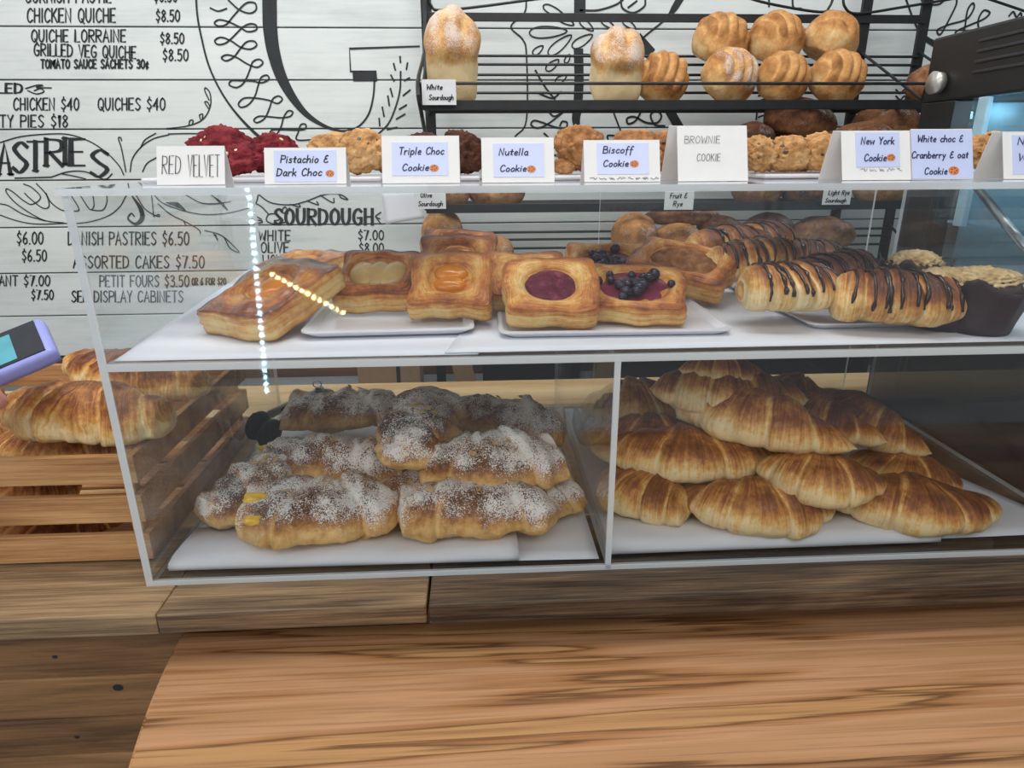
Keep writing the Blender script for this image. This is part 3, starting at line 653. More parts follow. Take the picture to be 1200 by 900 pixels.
# ---- danish
def danish(name, cx, cy, cz, yaw, tilt, roll, sx, sy, h, filling, label, seed=0, well=.5, wellr=(.62, .62), glazed=False, wob=.12, dk=.42):
    """square laminated pastry with raised rim and a filled well"""
    rt = empty(name, (cx, cy, cz)); tag(rt, label, 'danish pastry', 'danish pastries on the upper tier')
    rt.rotation_mode = 'XYZ'
    rt.matrix_world = Matrix.Translation((cx, cy, cz)) @ Matrix.Rotation(yaw, 4, 'Z') @ Matrix.Rotation(tilt, 4, 'X') @ Matrix.Rotation(roll, 4, 'Y')
    bm = bmesh.new(); la = []; NA = 96; rings = []
    def outline(a, k=1):
        n_ = 13; c, s = math.cos(a), math.sin(a)
        r = 1/((abs(c)**n_+abs(s)**n_)**(1/n_)); r *= 1+wob*nz((c, s, 0), 1.7, seed)
        return r*c*sx/2*k, r*s*sy/2*k
    prof = []                                  # (rho, height, bake, side?)
    for i in range(9): t = i/8; prof.append((.05+t*.9*well, h*(.76+.02*t), .35, 0))
    for i in range(1, 15):
        t = i/14; rho = well*.95+t*(1.0-well*.95)
        z = h*(.78+.24*math.sin(min(1, t*2.2)*math.pi/2)-.16*sstep(.4, 1, t)); prof.append((rho, z, dk+.28*sstep(.35, .95, t)-.1*sstep(0, .3, t), 0))
    for i in range(1, 9):
        t = i/8; prof.append((1.0+.02*math.sin(t*math.pi)+.015*t, h*(.86-.86*t), .42-.3*sstep(0, .5, t)+.2*sstep(.85, 1, t), 1))
    prof.append((.6, 0, .5, 1)); prof.append((.1, 0, .5, 1))
    for j, (rho, z, bk, side) in enumerate(prof):
        rg = []
        for k in range(NA):
            a = 2*math.pi*k/NA; sq = sstep(well*.8, 1, rho); ox, oy = outline(a, min(rho, 1.05))
            ex, ey = rho*wellr[0]/.62*math.cos(a)*sx/2, rho*wellr[1]/.62*math.sin(a)*sy/2
            x = ex*(1-sq)+ox*sq; y = ey*(1-sq)+oy*sq; zz = z
            nn = nz((x, y, z), 45, seed); 
            if not side: zz += h*.1*nn*sstep(well*.8, well*1.2, rho)+h*.12*nz((x, y, 0), 20, seed+5)*sq
            else:
                layer = math.sin(z/h*22+3*nz((x*30, y*30, 0), 1, seed)); k2 = 1+.012*layer+.03*nn
                x *= k2; y *= k2; bk2 = bk+.12*layer
            lines = rho*9
            rg.append(bm.verts.new((x, y, zz))); la.append(((bk2 if side else bk+.2*nn), ((z/h*6 if side else lines), a*1.2, seed), 0))
        rings.append(rg)
    bm.faces.new(rings[0])
    for a, b in zip(rings, rings[1:]):
        for k in range(NA): bm.faces.new((a[k], b[k], b[(k+1) % NA], a[(k+1) % NA]))
    bm.faces.new(rings[-1][::-1]); bmesh.ops.recalc_face_normals(bm, faces=bm.faces)
    o = link('pastry', bm, mt['danish_glazed' if glazed else 'danish'], rt, True); attrs(o, la)
    wx, wy = sx/2*well*wellr[0]/.62, sy/2*well*wellr[1]/.62; zt = h*.8
    rr = random.Random(seed)
    def disc(nm, m_, k, hh, bump, sc_=60, cx_=0, cy_=0, elong=1, ang=0):
        bm = bmesh.new(); rg0 = []
        for i in range(9):
            t = i/8; rg = []
            for q in range(32):
                a = 2*math.pi*q/32; r = t*k*(1+.08*nz((math.cos(a), math.sin(a), 0), 2, seed+i*0))
                x, y = r*wx*math.cos(a), r*wy*elong*math.sin(a)
                x, y = x*math.cos(ang)-y*math.sin(ang)+cx_, x*math.sin(ang)+y*math.cos(ang)+cy_
                z = zt-.002+hh*math.sqrt(max(0, 1-t*t*.98))+bump*nz((x, y, 0), sc_, seed+2)*(1-t**4)
                rg.append(bm.verts.new((x, y, z)))
            rg0.append(rg)
        for a, b in zip(rg0, rg0[1:]):
            for q in range(32): bm.faces.new((a[q], b[q], b[(q+1) % 32], a[(q+1) % 32]))
        bmesh.ops.remove_doubles(bm, verts=bm.verts, dist=1e-6)
        rg = [v for v in bm.verts if v.is_boundary]
        ext = bmesh.ops.extrude_edge_only(bm, edges=[e for e in bm.edges if e.is_boundary])
        for v in [g for g in ext['geom'] if isinstance(g, bmesh.types.BMVert)]: v.co.z -= .004
        bmesh.ops.recalc_face_normals(bm, faces=bm.faces)
        return link(nm, bm, mt[m_], rt, True)
    if filling == 'jam': disc('jam_filling', 'jam', 1.02, .006, .006, 110)
    if filling == 'apricot':
        disc('custard_filling', 'custard', 1.05, .001, .001)
        for s in (-1, 1): disc('apricot_half', 'apricot', .78 if s < 0 else .82, .009, .001, 60, 0, s*wy*.36, .62)
    if filling == 'apricot_glaze': disc('apricot_half', 'apricot', .95, .008, .002, 40)
    if filling == 'pear':
        disc('custard_filling', 'custard', 1.05, .001, .001)
        for i, xx in enumerate((-.5, 0, .5)): disc('pear_slice', 'pear', .55, .009, .001, 60, xx*wx, 0, 1.5, (i-1)*-.25)
    if filling == 'berry':
        disc('berry_juice', 'berry_smear', 1.08, .003, .002)
        for i in range(26):
            a = rr.uniform(0, 6.28); r = math.sqrt(rr.random())*.98; s = rr.uniform(.0045, .0075)
            bm = bmesh.new(); bmesh.ops.create_icosphere(bm, subdivisions=2, radius=s)
            for v in bm.verts: v.co *= 1+.12*nz(v.co, 260, i)
            for v in bm.verts: v.co += Vector((r*wx*math.cos(a), r*wy*math.sin(a), zt+.003+s*.45))
            link('blueberry', bm, mt['berry'], rt, True)
    if filling == 'nut':
        disc('nut_topping', 'crystal', 1.0, .009, .007, 130)
    return rt
# ---- loaves and rolls
def roll_loaf(name, p, rx, ry, rz, rot, label, cat='bread roll', group=None, mat_='bread', score=5, depth=.1, seed=0, base=.25, box_=0, ridge_axis=0):
    bm = bmesh.new(); bmesh.ops.create_icosphere(bm, subdivisions=5, radius=1); la = []
    for v in bm.verts:
        d = v.co.normalized(); top = max(0, d.z)
        if box_:
            n_ = 5; r = 1/((abs(d.x)**n_+abs(d.y)**n_+abs(d.z)**n_)**(1/n_)); d2 = d*r; t = sstep(.1, .55, d.z); c = d2*(1-t)+d*t*1.28
        else: c = d.copy()
        s = d.x if ridge_axis == 0 else d.y; o_ = d.y if ridge_axis == 0 else d.x
        ph = (s+.18*o_*o_)*score
        rd = abs(math.sin(ph*math.pi/2+seed)) if score else 0
        k = sstep(.15, .5, d.z)*sstep(1.0, .55, abs(o_))
        c *= 1+depth*(rd-.7)*k+.05*nz(d, 2.2, seed)+.012*nz(d, 12, seed)
        if not box_ and c.z < -.62: c.z = -.62+(c.z+.62)*.15
        la.append((base+.45*sstep(-.2, .5, d.z)*(1-.75*(k*(1-rd)**1.3))+.2*nz(d, 3, seed+4)+(-.35*box_*sstep(.25, -.1, d.z)), (d.y*6, d.x*6, seed), sstep(.1, .6, d.z)*(.4+.6*rd)*(1 if score else .8)))
        v.co = Vector((c.x*rx, c.y*ry, c.z*rz))
    o = link(name, bm, mt[mat_], None, True); attrs(o, la)
    o.matrix_world = Matrix.Translation(p) @ Matrix.Rotation(rot[2], 4, 'Z') @ Matrix.Rotation(rot[0], 4, 'X') @ Matrix.Rotation(rot[1], 4, 'Y')
    tag(o, label, cat, group); return o
def cookie(name, p, r, th, tilt, yaw, mat_, label, group, seed=0, chunks=None):
    rt = None
    bm = bmesh.new(); bmesh.ops.create_icosphere(bm, subdivisions=5, radius=1)
    for v in bm.verts:
        d = v.co.normalized(); c = d.copy()
        k = 1+.16*nz(d, 2.1, seed)+.12*nz(d, 5, seed)+.09*nz(d, 10, seed)
        crack = abs(nz(d, 3.3, seed+9)); k -= .09*sstep(.09, 0, crack)*sstep(0, .4, d.z)
        v.co = Vector((c.x*r*k*1.22, c.y*r*k, max(-.55, c.z)*th*k))
    o = link(name, bm, mt[mat_], None, True)
    o.matrix_world = Matrix.Translation(p) @ Matrix.Rotation(yaw, 4, 'Z') @ Matrix.Rotation(tilt, 4, 'X')
    tag(o, label, 'cookie', group)
    if chunks:
        rr = random.Random(seed)
        for i in range(chunks[1]):
            d = Vector((rr.uniform(-1, 1), rr.uniform(-1, .3), rr.uniform(.2, 1))).normalized()
            bm = bmesh.new(); s = rr.uniform(.0013, .0024)
            box(bm, -s, s, -s*.8, s*.8, -s*.5, s*.5, bev=s*.3)
            bmesh.ops.transform(bm, matrix=Matrix.Translation((d.x*r*.98, d.y*r*.98, d.z*th*.98)) @ d.to_track_quat('Z', 'Y').to_matrix().to_4x4(), verts=bm.verts)
            link('chunk', bm, mt[chunks[0]], o)
    return o
# ------------------------------------------------------------ paper, plates
def sheet(name, pts, z, label, sag=0, curl=0, th=.0006, parent=None, waves=.0012, cat='paper sheet'):
    """paper on four corner points (FL, FR, BR, BL)"""
    nx, ny = 36, 24; bm = bmesh.new(); g = []
    FL, FR, BR, BL = [Vector((p[0], p[1], 0)) for p in pts]
    for j in range(ny+1):
        row = []
        for i in range(nx+1):
            s, t = i/nx, j/ny
            p = (FL*(1-s)+FR*s)*(1-t)+(BL*(1-s)+BR*s)*t
            zz = z+waves*(.5+.5*nz((p.x, p.y, 0), 14, 3))*sstep(0, .1, t)
            if curl and t < .1: zz += curl*(1-t/.1)**2*(.5+.5*math.sin(s*5))
            row.append(bm.verts.new((p.x, p.y, zz)))
        g.append(row)
    for j in range(ny):
        for i in range(nx): bm.faces.new((g[j][i], g[j][i+1], g[j+1][i+1], g[j+1][i]))
    o = link(name, bm, mt['paper'], parent, True)
    sm = o.modifiers.new('t', 'SOLIDIFY'); sm.thickness = th; sm.offset = 1
    if label: tag(o, label, cat)
    return o
def xy(px, py, z): p = atz(px, py, z); return (p.x, p.y)
ZL = ZB+.0006
sheet('paper_liner', [xy(196, 666, ZL), xy(702, 655, ZL), (CX-.012, DP-.03), (.03, DP-.05)], ZL, 'white paper liner under the sugar dusted almond croissants', curl=0)
sheet('paper_liner', [(CX+.008, .022), (CW-.012, .03), (CW-.16, DP-.05), (CX+.012, DP-.03)], ZL, 'white paper liner under the plain croissant pile', curl=0)
# front lips of paper, turned up against the front panel
def lip(name, p0, p1, label, hgt=.018, seed=0):
    bm = bmesh.new(); n = 30; rows = []
    for i in range(n+1):
        s = i/n; P = Vector(p0).lerp(Vector(p1), s)
        hh = hgt*(.85+.3*nz((s*4, seed, 0), 1, seed))
        rows.append([bm.verts.new((P.x, P.y-.004+a*.004+a*a*.012, ZL+.0018+(hh if b else 0)*(b))) for a, b in ((0, 0), (.0, .35), (.2, .75), (.9, 1.0), (1.6, .92), (2.4, .6))])
    for a, b in zip(rows, rows[1:]):
        for k in range(5): bm.faces.new((a[k], b[k], b[k+1], a[k+1]))
    o = link(name, bm, mt['paper'], None, True); m = o.modifiers.new('t', 'SOLIDIFY'); m.thickness = .0005
    tag(o, label, 'paper sheet'); return o
lip('paper_fold', (atz(203, 664, ZL).x, .018, 0), (atz(608, 660, ZL).x, .014, 0), 'rolled front fold of white paper before the almond croissants', .014, 1)
lip('paper_fold', (CX+.006, .02, 0), (atz(1112, 645, ZL).x, .022, 0), 'rolled front fold of white paper before the plain croissants', .016, 2)
ZU = H1+.0004
sheet('paper_liner', [(max(.009, xy(130, 426, ZU)[0]), .008), (xy(560, 421, ZU)[0], .008), (.48, DP-.02), xy(292, 316, ZU)], ZU, 'white paper on the upper tier under the apricot and pear danishes', waves=.0008)
sheet('paper_liner', [(xy(520, 419, ZU+.0016)[0], .009), (CW-.014, .012), (CW-.014, DP-.02), (.42, DP-.025)], ZU+.0016, 'white paper on the upper tier under the berry danishes and chocolate croissants', waves=.0008)
ZP = ZU+.0035
def plate(FLp, FRp, depth, label, z=ZP):
    a = atz(*FLp, z+.006); b = atz(*FRp, z+.006); X = (b-a).normalized(); Y = Vector((-X.y, X.x, 0)); L = (b-a).length
    bm = bmesh.new(); rc = .012; o = []
    def rr(x0, x1, y0, y1, r, z_):
        out = []
        for cx_, cy_, a0 in ((x1-r, y0+r, -90), (x1-r, y1-r, 0), (x0+r, y1-r, 90), (x0+r, y0+r, 180)):
            for k in range(6):
                an = math.radians(a0+k*18); out.append(bm.verts.new((cx_+r*math.cos(an), cy_+r*math.sin(an), z_)))
        return out
    rings = [rr(.008, L-.008, .008, depth-.008, rc, 0), rr(0, L, 0, depth, rc, .0055), rr(0, L, 0, depth, rc, .007), rr(.004, L-.004, .004, depth-.004, rc, .0072), rr(.012, L-.012, .012, depth-.012, rc, .003)]
    bm.faces.new(rings[0][::-1])
    for p, q in zip(rings, rings[1:]):
        for k in range(24): bm.faces.new((p[k], p[(k+1) % 24], q[(k+1) % 24], q[k]))
    bm.faces.new(rings[-1])
    ob = link('serving_plate', bm, mt['plate'], None)
    m = Matrix((X, Y, Vector((0, 0, 1)))).transposed().to_4x4(); m.translation = (a.x, a.y, z); ob.matrix_world = m
    tag(ob, label, 'plate', 'white rectangular plates on the upper tier'); return ob
plate((350, 391), (556, 386), .27, 'white rectangular plate under the pear and apricot danishes')
plate((585, 391), (861, 387), .27, 'white rectangular plate under the jam and berry danishes')
plate((952, 381), (1128, 377), .27, 'white rectangular plate under the chocolate striped croissants')
ZT = ZP+.0035
# ------------------------------------------------------------ danishes
def D(px, py, z, *a, **k):
    p = atz(px, py, z); return danish('danish', p.x, p.y, p.z, *a, **k)
rad = math.radians
D(326, 366, ZU+.018, rad(-30), rad(18), 0, .106, .13, .034, 'apricot_glaze', 'large glossy apricot danish at the left end of the upper tier', seed=1, well=.42, glazed=True, wob=.12, dk=.62)
D(360, 324, ZU+.004, rad(-24), rad(4), 0, .11, .11, .032, 'apricot_glaze', 'glazed danish behind the large glossy one, mostly hidden', seed=2, well=.45, glazed=True, dk=.6)
D(447, 347, ZT+.014, rad(-3), rad(24), 0, .095, .092, .03, 'pear', 'square pear slice danish with pale fanned fruit', seed=3, well=.68, dk=.62, wellr=(.66, .6))
D(530, 350, ZT+.02, rad(-4), rad(33), 0, .09, .086, .028, 'apricot', 'orange apricot half danish, front of the apricot stack', seed=4, well=.56, dk=.42, wellr=(.6, .66))
D(536, 316, ZT+.036, rad(2), rad(30), 0, .094, .084, .028, 'apricot', 'apricot danish stacked just behind the front apricot one', seed=5, well=.55, dk=.6)
D(538, 304, ZT+.044, rad(-2), rad(20), 0, .1, .084, .028, 'apricot', 'rearmost apricot danish of the stack, top crust showing', seed=6, well=.5, dk=.7)
D(644, 363, ZT+.014, rad(-2), rad(28), 0, .1, .092, .027, 'jam', 'square danish with a round dark jam centre, at the front', seed=7, well=.6, wellr=(.58, .62), dk=.36)
D(618, 338, ZT+.022, rad(6), rad(26), 0, .1, .086, .028, 'jam', 'danish behind the front jam danish, only its rim showing', seed=8, well=.5)
D(740, 366, ZT+.006, rad(-12), rad(20), 0, .112, .098, .023, 'berry', 'blueberry danish with dark glossy berries, front right of the middle plate', seed=9, well=.7, wellr=(.68, .62))
D(712, 322, ZT+.026, rad(-4), rad(26), 0, .108, .09, .028, 'berry', 'blueberry danish behind the front berry danish', seed=10, well=.7, wellr=(.68, .62))
D(797, 336, ZT+.012, rad(-34), rad(20), rad(9), .125, .09, .03, 'nut', 'long danish with brown nut topping leaning at the right of the plate', seed=11, well=.74, wellr=(.58, .6), dk=.5)
# ------------------------------------------------------------ chocolate striped croissants
def striped(A, B, w, h, label, seed, n=9, **kw):
    rt_m, L = frame(A, B)
    kw2 = dict(bend=.008, nseg=5, tip=.62, p=3, q=.6, step=.35, blunt=1, base=.02, skew=.2, seed=seed); mk = kw.pop('mat_', 'croissant'); kw2.update(kw)
    w *= 1.12; h *= 1.32; A = A+Vector((0, 0, .004)); B = B+Vector((0, 0, .004)); o, b = croissant('chocolate_croissant', A, B, w, h, label, 'croissant', 'chocolate striped croissants on the upper tier', mk, **kw2)
    rr = random.Random(seed)
    for i in range(n):
        u0 = -.85+1.7*(i+.5+rr.uniform(-.35, .35))/n; du = rr.uniform(-.03, .14); bm = bmesh.new(); pts = []
        v0, v1 = rr.uniform(-.1, .25), rr.uniform(2.7, 3.1)
        for k in range(22):
            t = k/21; v = math.pi-(v0+(v1-v0)*t); u = u0+du*t+.03*math.sin(t*5+i)
            c = b.at(max(-.96, min(.96, u)), v)[0]; pts.append(c*1.0+Vector((0, math.cos(v), max(0, math.sin(v))))*.0006)
        rads = [max(.0007, (.0012+.0016*rr.random()**2)*(1+.5*nz((k*.3, i, 0), 1, seed))) for k in range(22)]
        tube(bm, pts, rads, 6); link('chocolate_stripe', bm, mt['chocolate'], o, True)
    return o
def P(px, py, z): return atz(px, py, z)
striped(P(978, 350, ZT+.03), P(1118, 356, ZT+.026), .07, .056, 'golden croissant with thick dark stripes at the front of the right plate', 21, 10, base=.32, asym=-.3)
striped(P(872, 348, ZT+.03), P(964, 342, ZT+.03), .075, .054, 'pale swirled croissant with thin chocolate lines, left front of the right plate', 22, 8, base=.12)
striped(P(826, 318, ZT+.032), P(922, 308, ZT+.04), .075, .052, 'croissant with fine chocolate lines behind the pale swirled one', 23, 8, base=.15)
striped(P(815, 298, ZT+.04), P(915, 282, ZT+.05), .08, .05, 'rear left croissant with slanting chocolate lines', 24, 9, base=.25)
striped(P(905, 302, ZT+.03), P(985, 306, ZT+.024), .07, .04, 'dark chocolate dough croissant with black stripes, centre back', 25, 9, mat_='choc_dough')
striped(P(935, 330, ZT+.03), P(1012, 318, ZT+.028), .06, .044, 'dark striped croissant tucked behind the front golden one', 26, 9, mat_='choc_dough')
# ------------------------------------------------------------ muffins
def muffin(px, py, z, r, hgt, label, seed):
    p = P(px, py, z); rt = empty('muffin', p); tag(rt, label, 'muffin', 'crumble muffins at the right end')
    bm = bmesh.new(); n = 48; rows = []
    pet = 4
    for j in range(9):
        t = j/8; row = []
        for k in range(n):
            a = 2*math.pi*k/n+seed; wv = abs(math.sin(a*pet/2)); top = hgt*(.84+.26*wv**6)
            rr_ = r*(.7+.32*t)*(1+.05*math.sin(a*pet*3)*t+.12*t**3*wv**4); row.append(bm.verts.new((rr_*math.cos(a), rr_*math.sin(a), t*top)))
        rows.append(row)
    for a, b in zip(rows, rows[1:]):
        for k in range(n): bm.faces.new((a[k], a[(k+1) % n], b[(k+1) % n], b[k]))
    bm.faces.new(rows[0][::-1]); o = link('paper_case', bm, mt['dark_paper'], rt, True); m = o.modifiers.new('t', 'SOLIDIFY'); m.thickness = .0008
    bm = bmesh.new(); bmesh.ops.create_icosphere(bm, subdivisions=4, radius=1)
    for v in bm.verts:
        d = v.co.normalized(); k = 1+.07*nz(d, 3, seed)
        v.co = Vector((d.x*r*.94*k, d.y*r*.94*k, hgt*.8+max(-.5, d.z)*hgt*.32*k))
    link('muffin_top', bm, mt['muffin'], rt, True)
    bm = bmesh.new(); bmesh.ops.create_icosphere(bm, subdivisions=5, radius=1)
    for v in bm.verts:
        d = v.co.normalized(); k = 1+.16*nz(d, 9, seed)+.1*nz(d, 20, seed)
        v.co = Vector((d.x*r*.82*k, d.y*r*.82*k, hgt*.9+max(-.1, d.z)*hgt*.3*k))
    link('crumble', bm, mt['crumble'], rt, True)
muffin(1062, 362, ZU+.004, .036, .06, 'crumble topped muffin in brown paper, back left of the three', 1)
muffin(1098, 382, ZU+.004, .038, .054, 'crumble topped muffin in brown paper, middle of the three', 2)
muffin(1162, 392, ZU+.004, .046, .056, 'crumble topped muffin in brown paper, front one by the right panel', 3)

# ------------------------------------------------------------ almond croissants
def almond(A, B, w, h, label, seed, cust=None, **kw):
    kw2 = dict(bend=.012, nseg=3.6, tip=.5, p=2.4, q=.6, step=.5, wr=.05, base=.1, skew=.9, ledge=.16, seed=seed, crumple=1, top=.8, asym=random.Random(seed).choice((-.6, -.3, .3, .6))); kw2.update(kw); w *= 1.2; h *= 1.3; c_ = (A+B)/2; A = c_+(A-c_)*1.1; B = c_+(B-c_)*1.1
    o, b = croissant('almond_croissant', A, B, w, h, label, 'croissant', 'sugar dusted almond croissants', 'almond', **kw2)
    rr = random.Random(seed)
    for (u, v, s) in cust or []:
        c = b.at(u, v)[0]; bm = bmesh.new(); bmesh.ops.create_icosphere(bm, subdivisions=3, radius=s)
        for q in bm.verts: q.co = Vector((q.co.x*1.2, q.co.y*.8, q.co.z*.62))*(1+.5*nz(q.co, 120, seed))+c-Vector((0, 0, .002))
        link('custard_filling', bm, mt['custard'], o, True)
    for i in range(5):
        u = rr.uniform(-.6, .6); v = rr.uniform(.9, 2.2); c = b.at(u, v)[0]; bm = bmesh.new()
        s = rr.uniform(.004, .006); box(bm, -s, s, -s*.6, s*.6, -.0006, .0006, bev=.0005)
        bmesh.ops.transform(bm, matrix=Matrix.Translation(c+Vector((0, math.cos(v)*.001, .0012))) @ Matrix.Rotation(rr.uniform(0, 3), 4, 'Z') @ Matrix.Rotation(math.pi/2-v, 4, 'X'), verts=bm.verts)
        link('almond_flake', bm, mt['crumble'], o)
    return o
almond(P(294, 612, ZB+.026), P(462, 602, ZB+.026), .098, .066, 'sugar dusted almond croissant oozing yellow custard, front left of its pile', 31, [(-.8, 1.9, .012), (-.72, 2.6, .009)], bend=.004)
almond(P(476, 604, ZB+.028), P(648, 598, ZB+.028), .09, .062, 'sugar dusted almond croissant at the front right, swirled end showing', 32, bend=-.004)
almond(P(240, 606, ZB+.024), P(338, 540, ZB+.03), .07, .055, 'heavily sugared croissant lying slanted at the left edge of the pile', 33, [(.2, -.1, .008)])
almond(P(322, 533, ZB+.036), P(472, 548, ZB+.034), .088, .066, 'sugared croissant in the middle row, left, above the custard one', 34, [(-.9, 2.2, .009)])
almond(P(500, 552, ZB+.06), P(644, 540, ZB+.06), .098, .066, 'broad croissant with thick sugar in the middle row, right', 35)
almond(P(470, 540, ZB+.082), P(506, 474, ZB+.088), .088, .06, 'upright croissant with split dark top at the centre of the sugared pile', 36, [(-.15, 1.6, .006)], bend=.0, tip=.55)
almond(P(346, 487, ZB+.04), P(470, 478, ZB+.05), .09, .06, 'croissant in the back row beside the tongs', 37)
almond(P(532, 484, ZB+.05), P(656, 506, ZB+.04), .09, .06, 'croissant in the back row at the right of the sugared pile', 38)
almond(P(452, 576, ZB+.022), P(560, 572, ZB+.022), .08, .042, 'flat croissant underneath, between the two rows', 39)
almond(P(606, 592, ZB+.022), P(672, 578, ZB+.022), .06, .044, 'croissant end poking out behind the front right one', 40)
# ------------------------------------------------------------ plain croissants
def plainc(A, B, w, h, label, seed, **kw):
    kw2 = dict(bend=.02, nseg=5.4, tip=.1, p=2.0, q=1.0, step=.5, seed=seed, base=.03, skew=.7, top=.66); kw2.update(kw); w *= 1.2; h *= 1.3; c_ = (A+B)/2; A = c_+(A-c_)*1.1; B = c_+(B-c_)*1.1
    return croissant('croissant', A, B, w, h, label, 'croissant', 'plain croissants heaped on the right', 'croissant', **kw2)
plainc(P(796, 592, ZB+.028), P(976, 604, ZB+.026), .082, .06, 'plain croissant in front, left of centre of the heap', 51, bend=.022)
plainc(P(706, 562, ZB+.03), P(790, 598, ZB+.03), .085, .06, 'stubby croissant pointing forward beside the divider', 52, tip=.5, bend=.006)
plainc(P(980, 594, ZB+.03), P(1180, 610, ZB+.02), .085, .062, 'front croissant at the right with a long pale tip', 53, bend=.02)
plainc(P(694, 528, ZB+.062), P(906, 540, ZB+.06), .082, .064, 'second layer croissant reaching from the divider to the middle', 54, bend=.018)
plainc(P(904, 562, ZB+.066), P(1046, 582, ZB+.064), .08, .058, 'second layer croissant with pale underside, right of the middle', 55, bend=.018)
plainc(P(788, 462, ZB+.115), P(988, 524, ZB+.108), .092, .07, 'long dark topped croissant lying diagonally on the heap', 56, bend=.012)
plainc(P(770, 456, ZB+.135), P(938, 468, ZB+.13), .09, .07, 'topmost dark croissant at the back of the heap', 57, bend=.0)
plainc(P(800, 433, ZB+.165), P(892, 440, ZB+.16), .05, .04, 'small croissant end peeking over the top of the heap', 58, bend=0)
plainc(P(686, 478, ZB+.06), P(800, 470, ZB+.075), .09, .07, 'shaded croissant at the back next to the divider', 59)
plainc(P(692, 512, ZB+.058), P(834, 520, ZB+.06), .09, .064, 'shaded croissant under the diagonal one, left side', 60)
plainc(P(898, 466, ZB+.09), P(1026, 518, ZB+.08), .075, .058, 'croissant right of the diagonal one with a pale tip', 61)
plainc(P(960, 464, ZB+.08), P(1078, 530, ZB+.05), .08, .06, 'slanting croissant at the back right of the heap', 62)
plainc(P(1000, 536, ZB+.03), P(1122, 566, ZB+.022), .085, .05, 'brown croissant in the shade behind the front right one', 63)
plainc(P(900, 452, ZB+.1), P(970, 470, ZB+.095), .06, .05, 'small shiny croissant end at the back right', 64)
plainc(P(880, 540, ZB+.035), P(1010, 552, ZB+.03), .085, .055, 'croissant buried in the middle of the heap', 65)
plainc(P(770, 520, ZB+.03), P(880, 500, ZB+.035), .09, .06, 'croissant buried at the back left of the heap', 66)
# ------------------------------------------------------------ crate with croissants
cr = empty('wooden_crate', (-.17, .22, 0)); tag(cr, 'small slatted pine crate of croissants left of the display case', 'crate')
def cpart(nm, b, bev=.0012):
    bm = bmesh.new(); box(bm, *b, bev=bev); o = link(nm, bm, mt['crate'], cr); o.matrix_parent_inverse = Matrix.Translation(-cr.location); return o
CX0, CX1, CY0, CY1 = -.40, -.012, .045, .40
for z0, z1 in ((.004, .037), (.052, .085), (.1, .133)):
    cpart('front_slat', (CX0, CX1, CY0, CY0+.008, z0, z1)); cpart('back_slat', (CX0, CX1, CY1-.008, CY1, z0, z1))
    cpart('side_slat', (CX1-.0085, CX1-.0005, CY0+.0085, CY1-.0085, z0, z1)); cpart('side_slat', (CX0+.0005, CX0+.0085, CY0+.0085, CY1-.0085, z0, z1))
for x in (CX0+.009, CX1-.021):
    for y in (CY0+.0085, CY1-.0205): cpart('corner_post', (x, x+.012, y, y+.012, .002, .133))
for k in range(4): cpart('base_slat', (CX0+.01, CX1-.01, CY0+.024+k*.08, CY0+.09+k*.08, .0005, .0035), .0008)
def cratec(A, B, w, h, label, seed, **kw):
    kw2 = dict(bend=.012, nseg=4.6, tip=.42, p=2.2, q=.65, step=.5, seed=seed, base=.1, wr=.05, skew=.8, ledge=.14); kw2.update(kw); w *= 1.1; h *= 1.15
    return croissant('croissant', A, B, w, h, label, 'croissant', 'croissants in the crate', 'croissant', **kw2)
cratec(P(18, 480, .16), P(200, 496, .15), .09, .074, 'big crisp croissant lying on top in the crate', 71, bend=.004)
cratec(P(86, 428, .15), P(240, 456, .14), .085, .07, 'croissant at the back of the crate under the shelf', 72)
cratec(aty(6, 526, .155), aty(170, 524, .15), .08, .06, 'croissant just below the top one inside the crate', 73)
cratec(aty(-8, 566, .14), aty(92, 572, .14), .08, .046, 'croissant seen between the upper crate slats', 74)
cratec(aty(10, 622, .13), aty(150, 624, .13), .07, .046, 'croissant seen between the lower crate slats', 75)
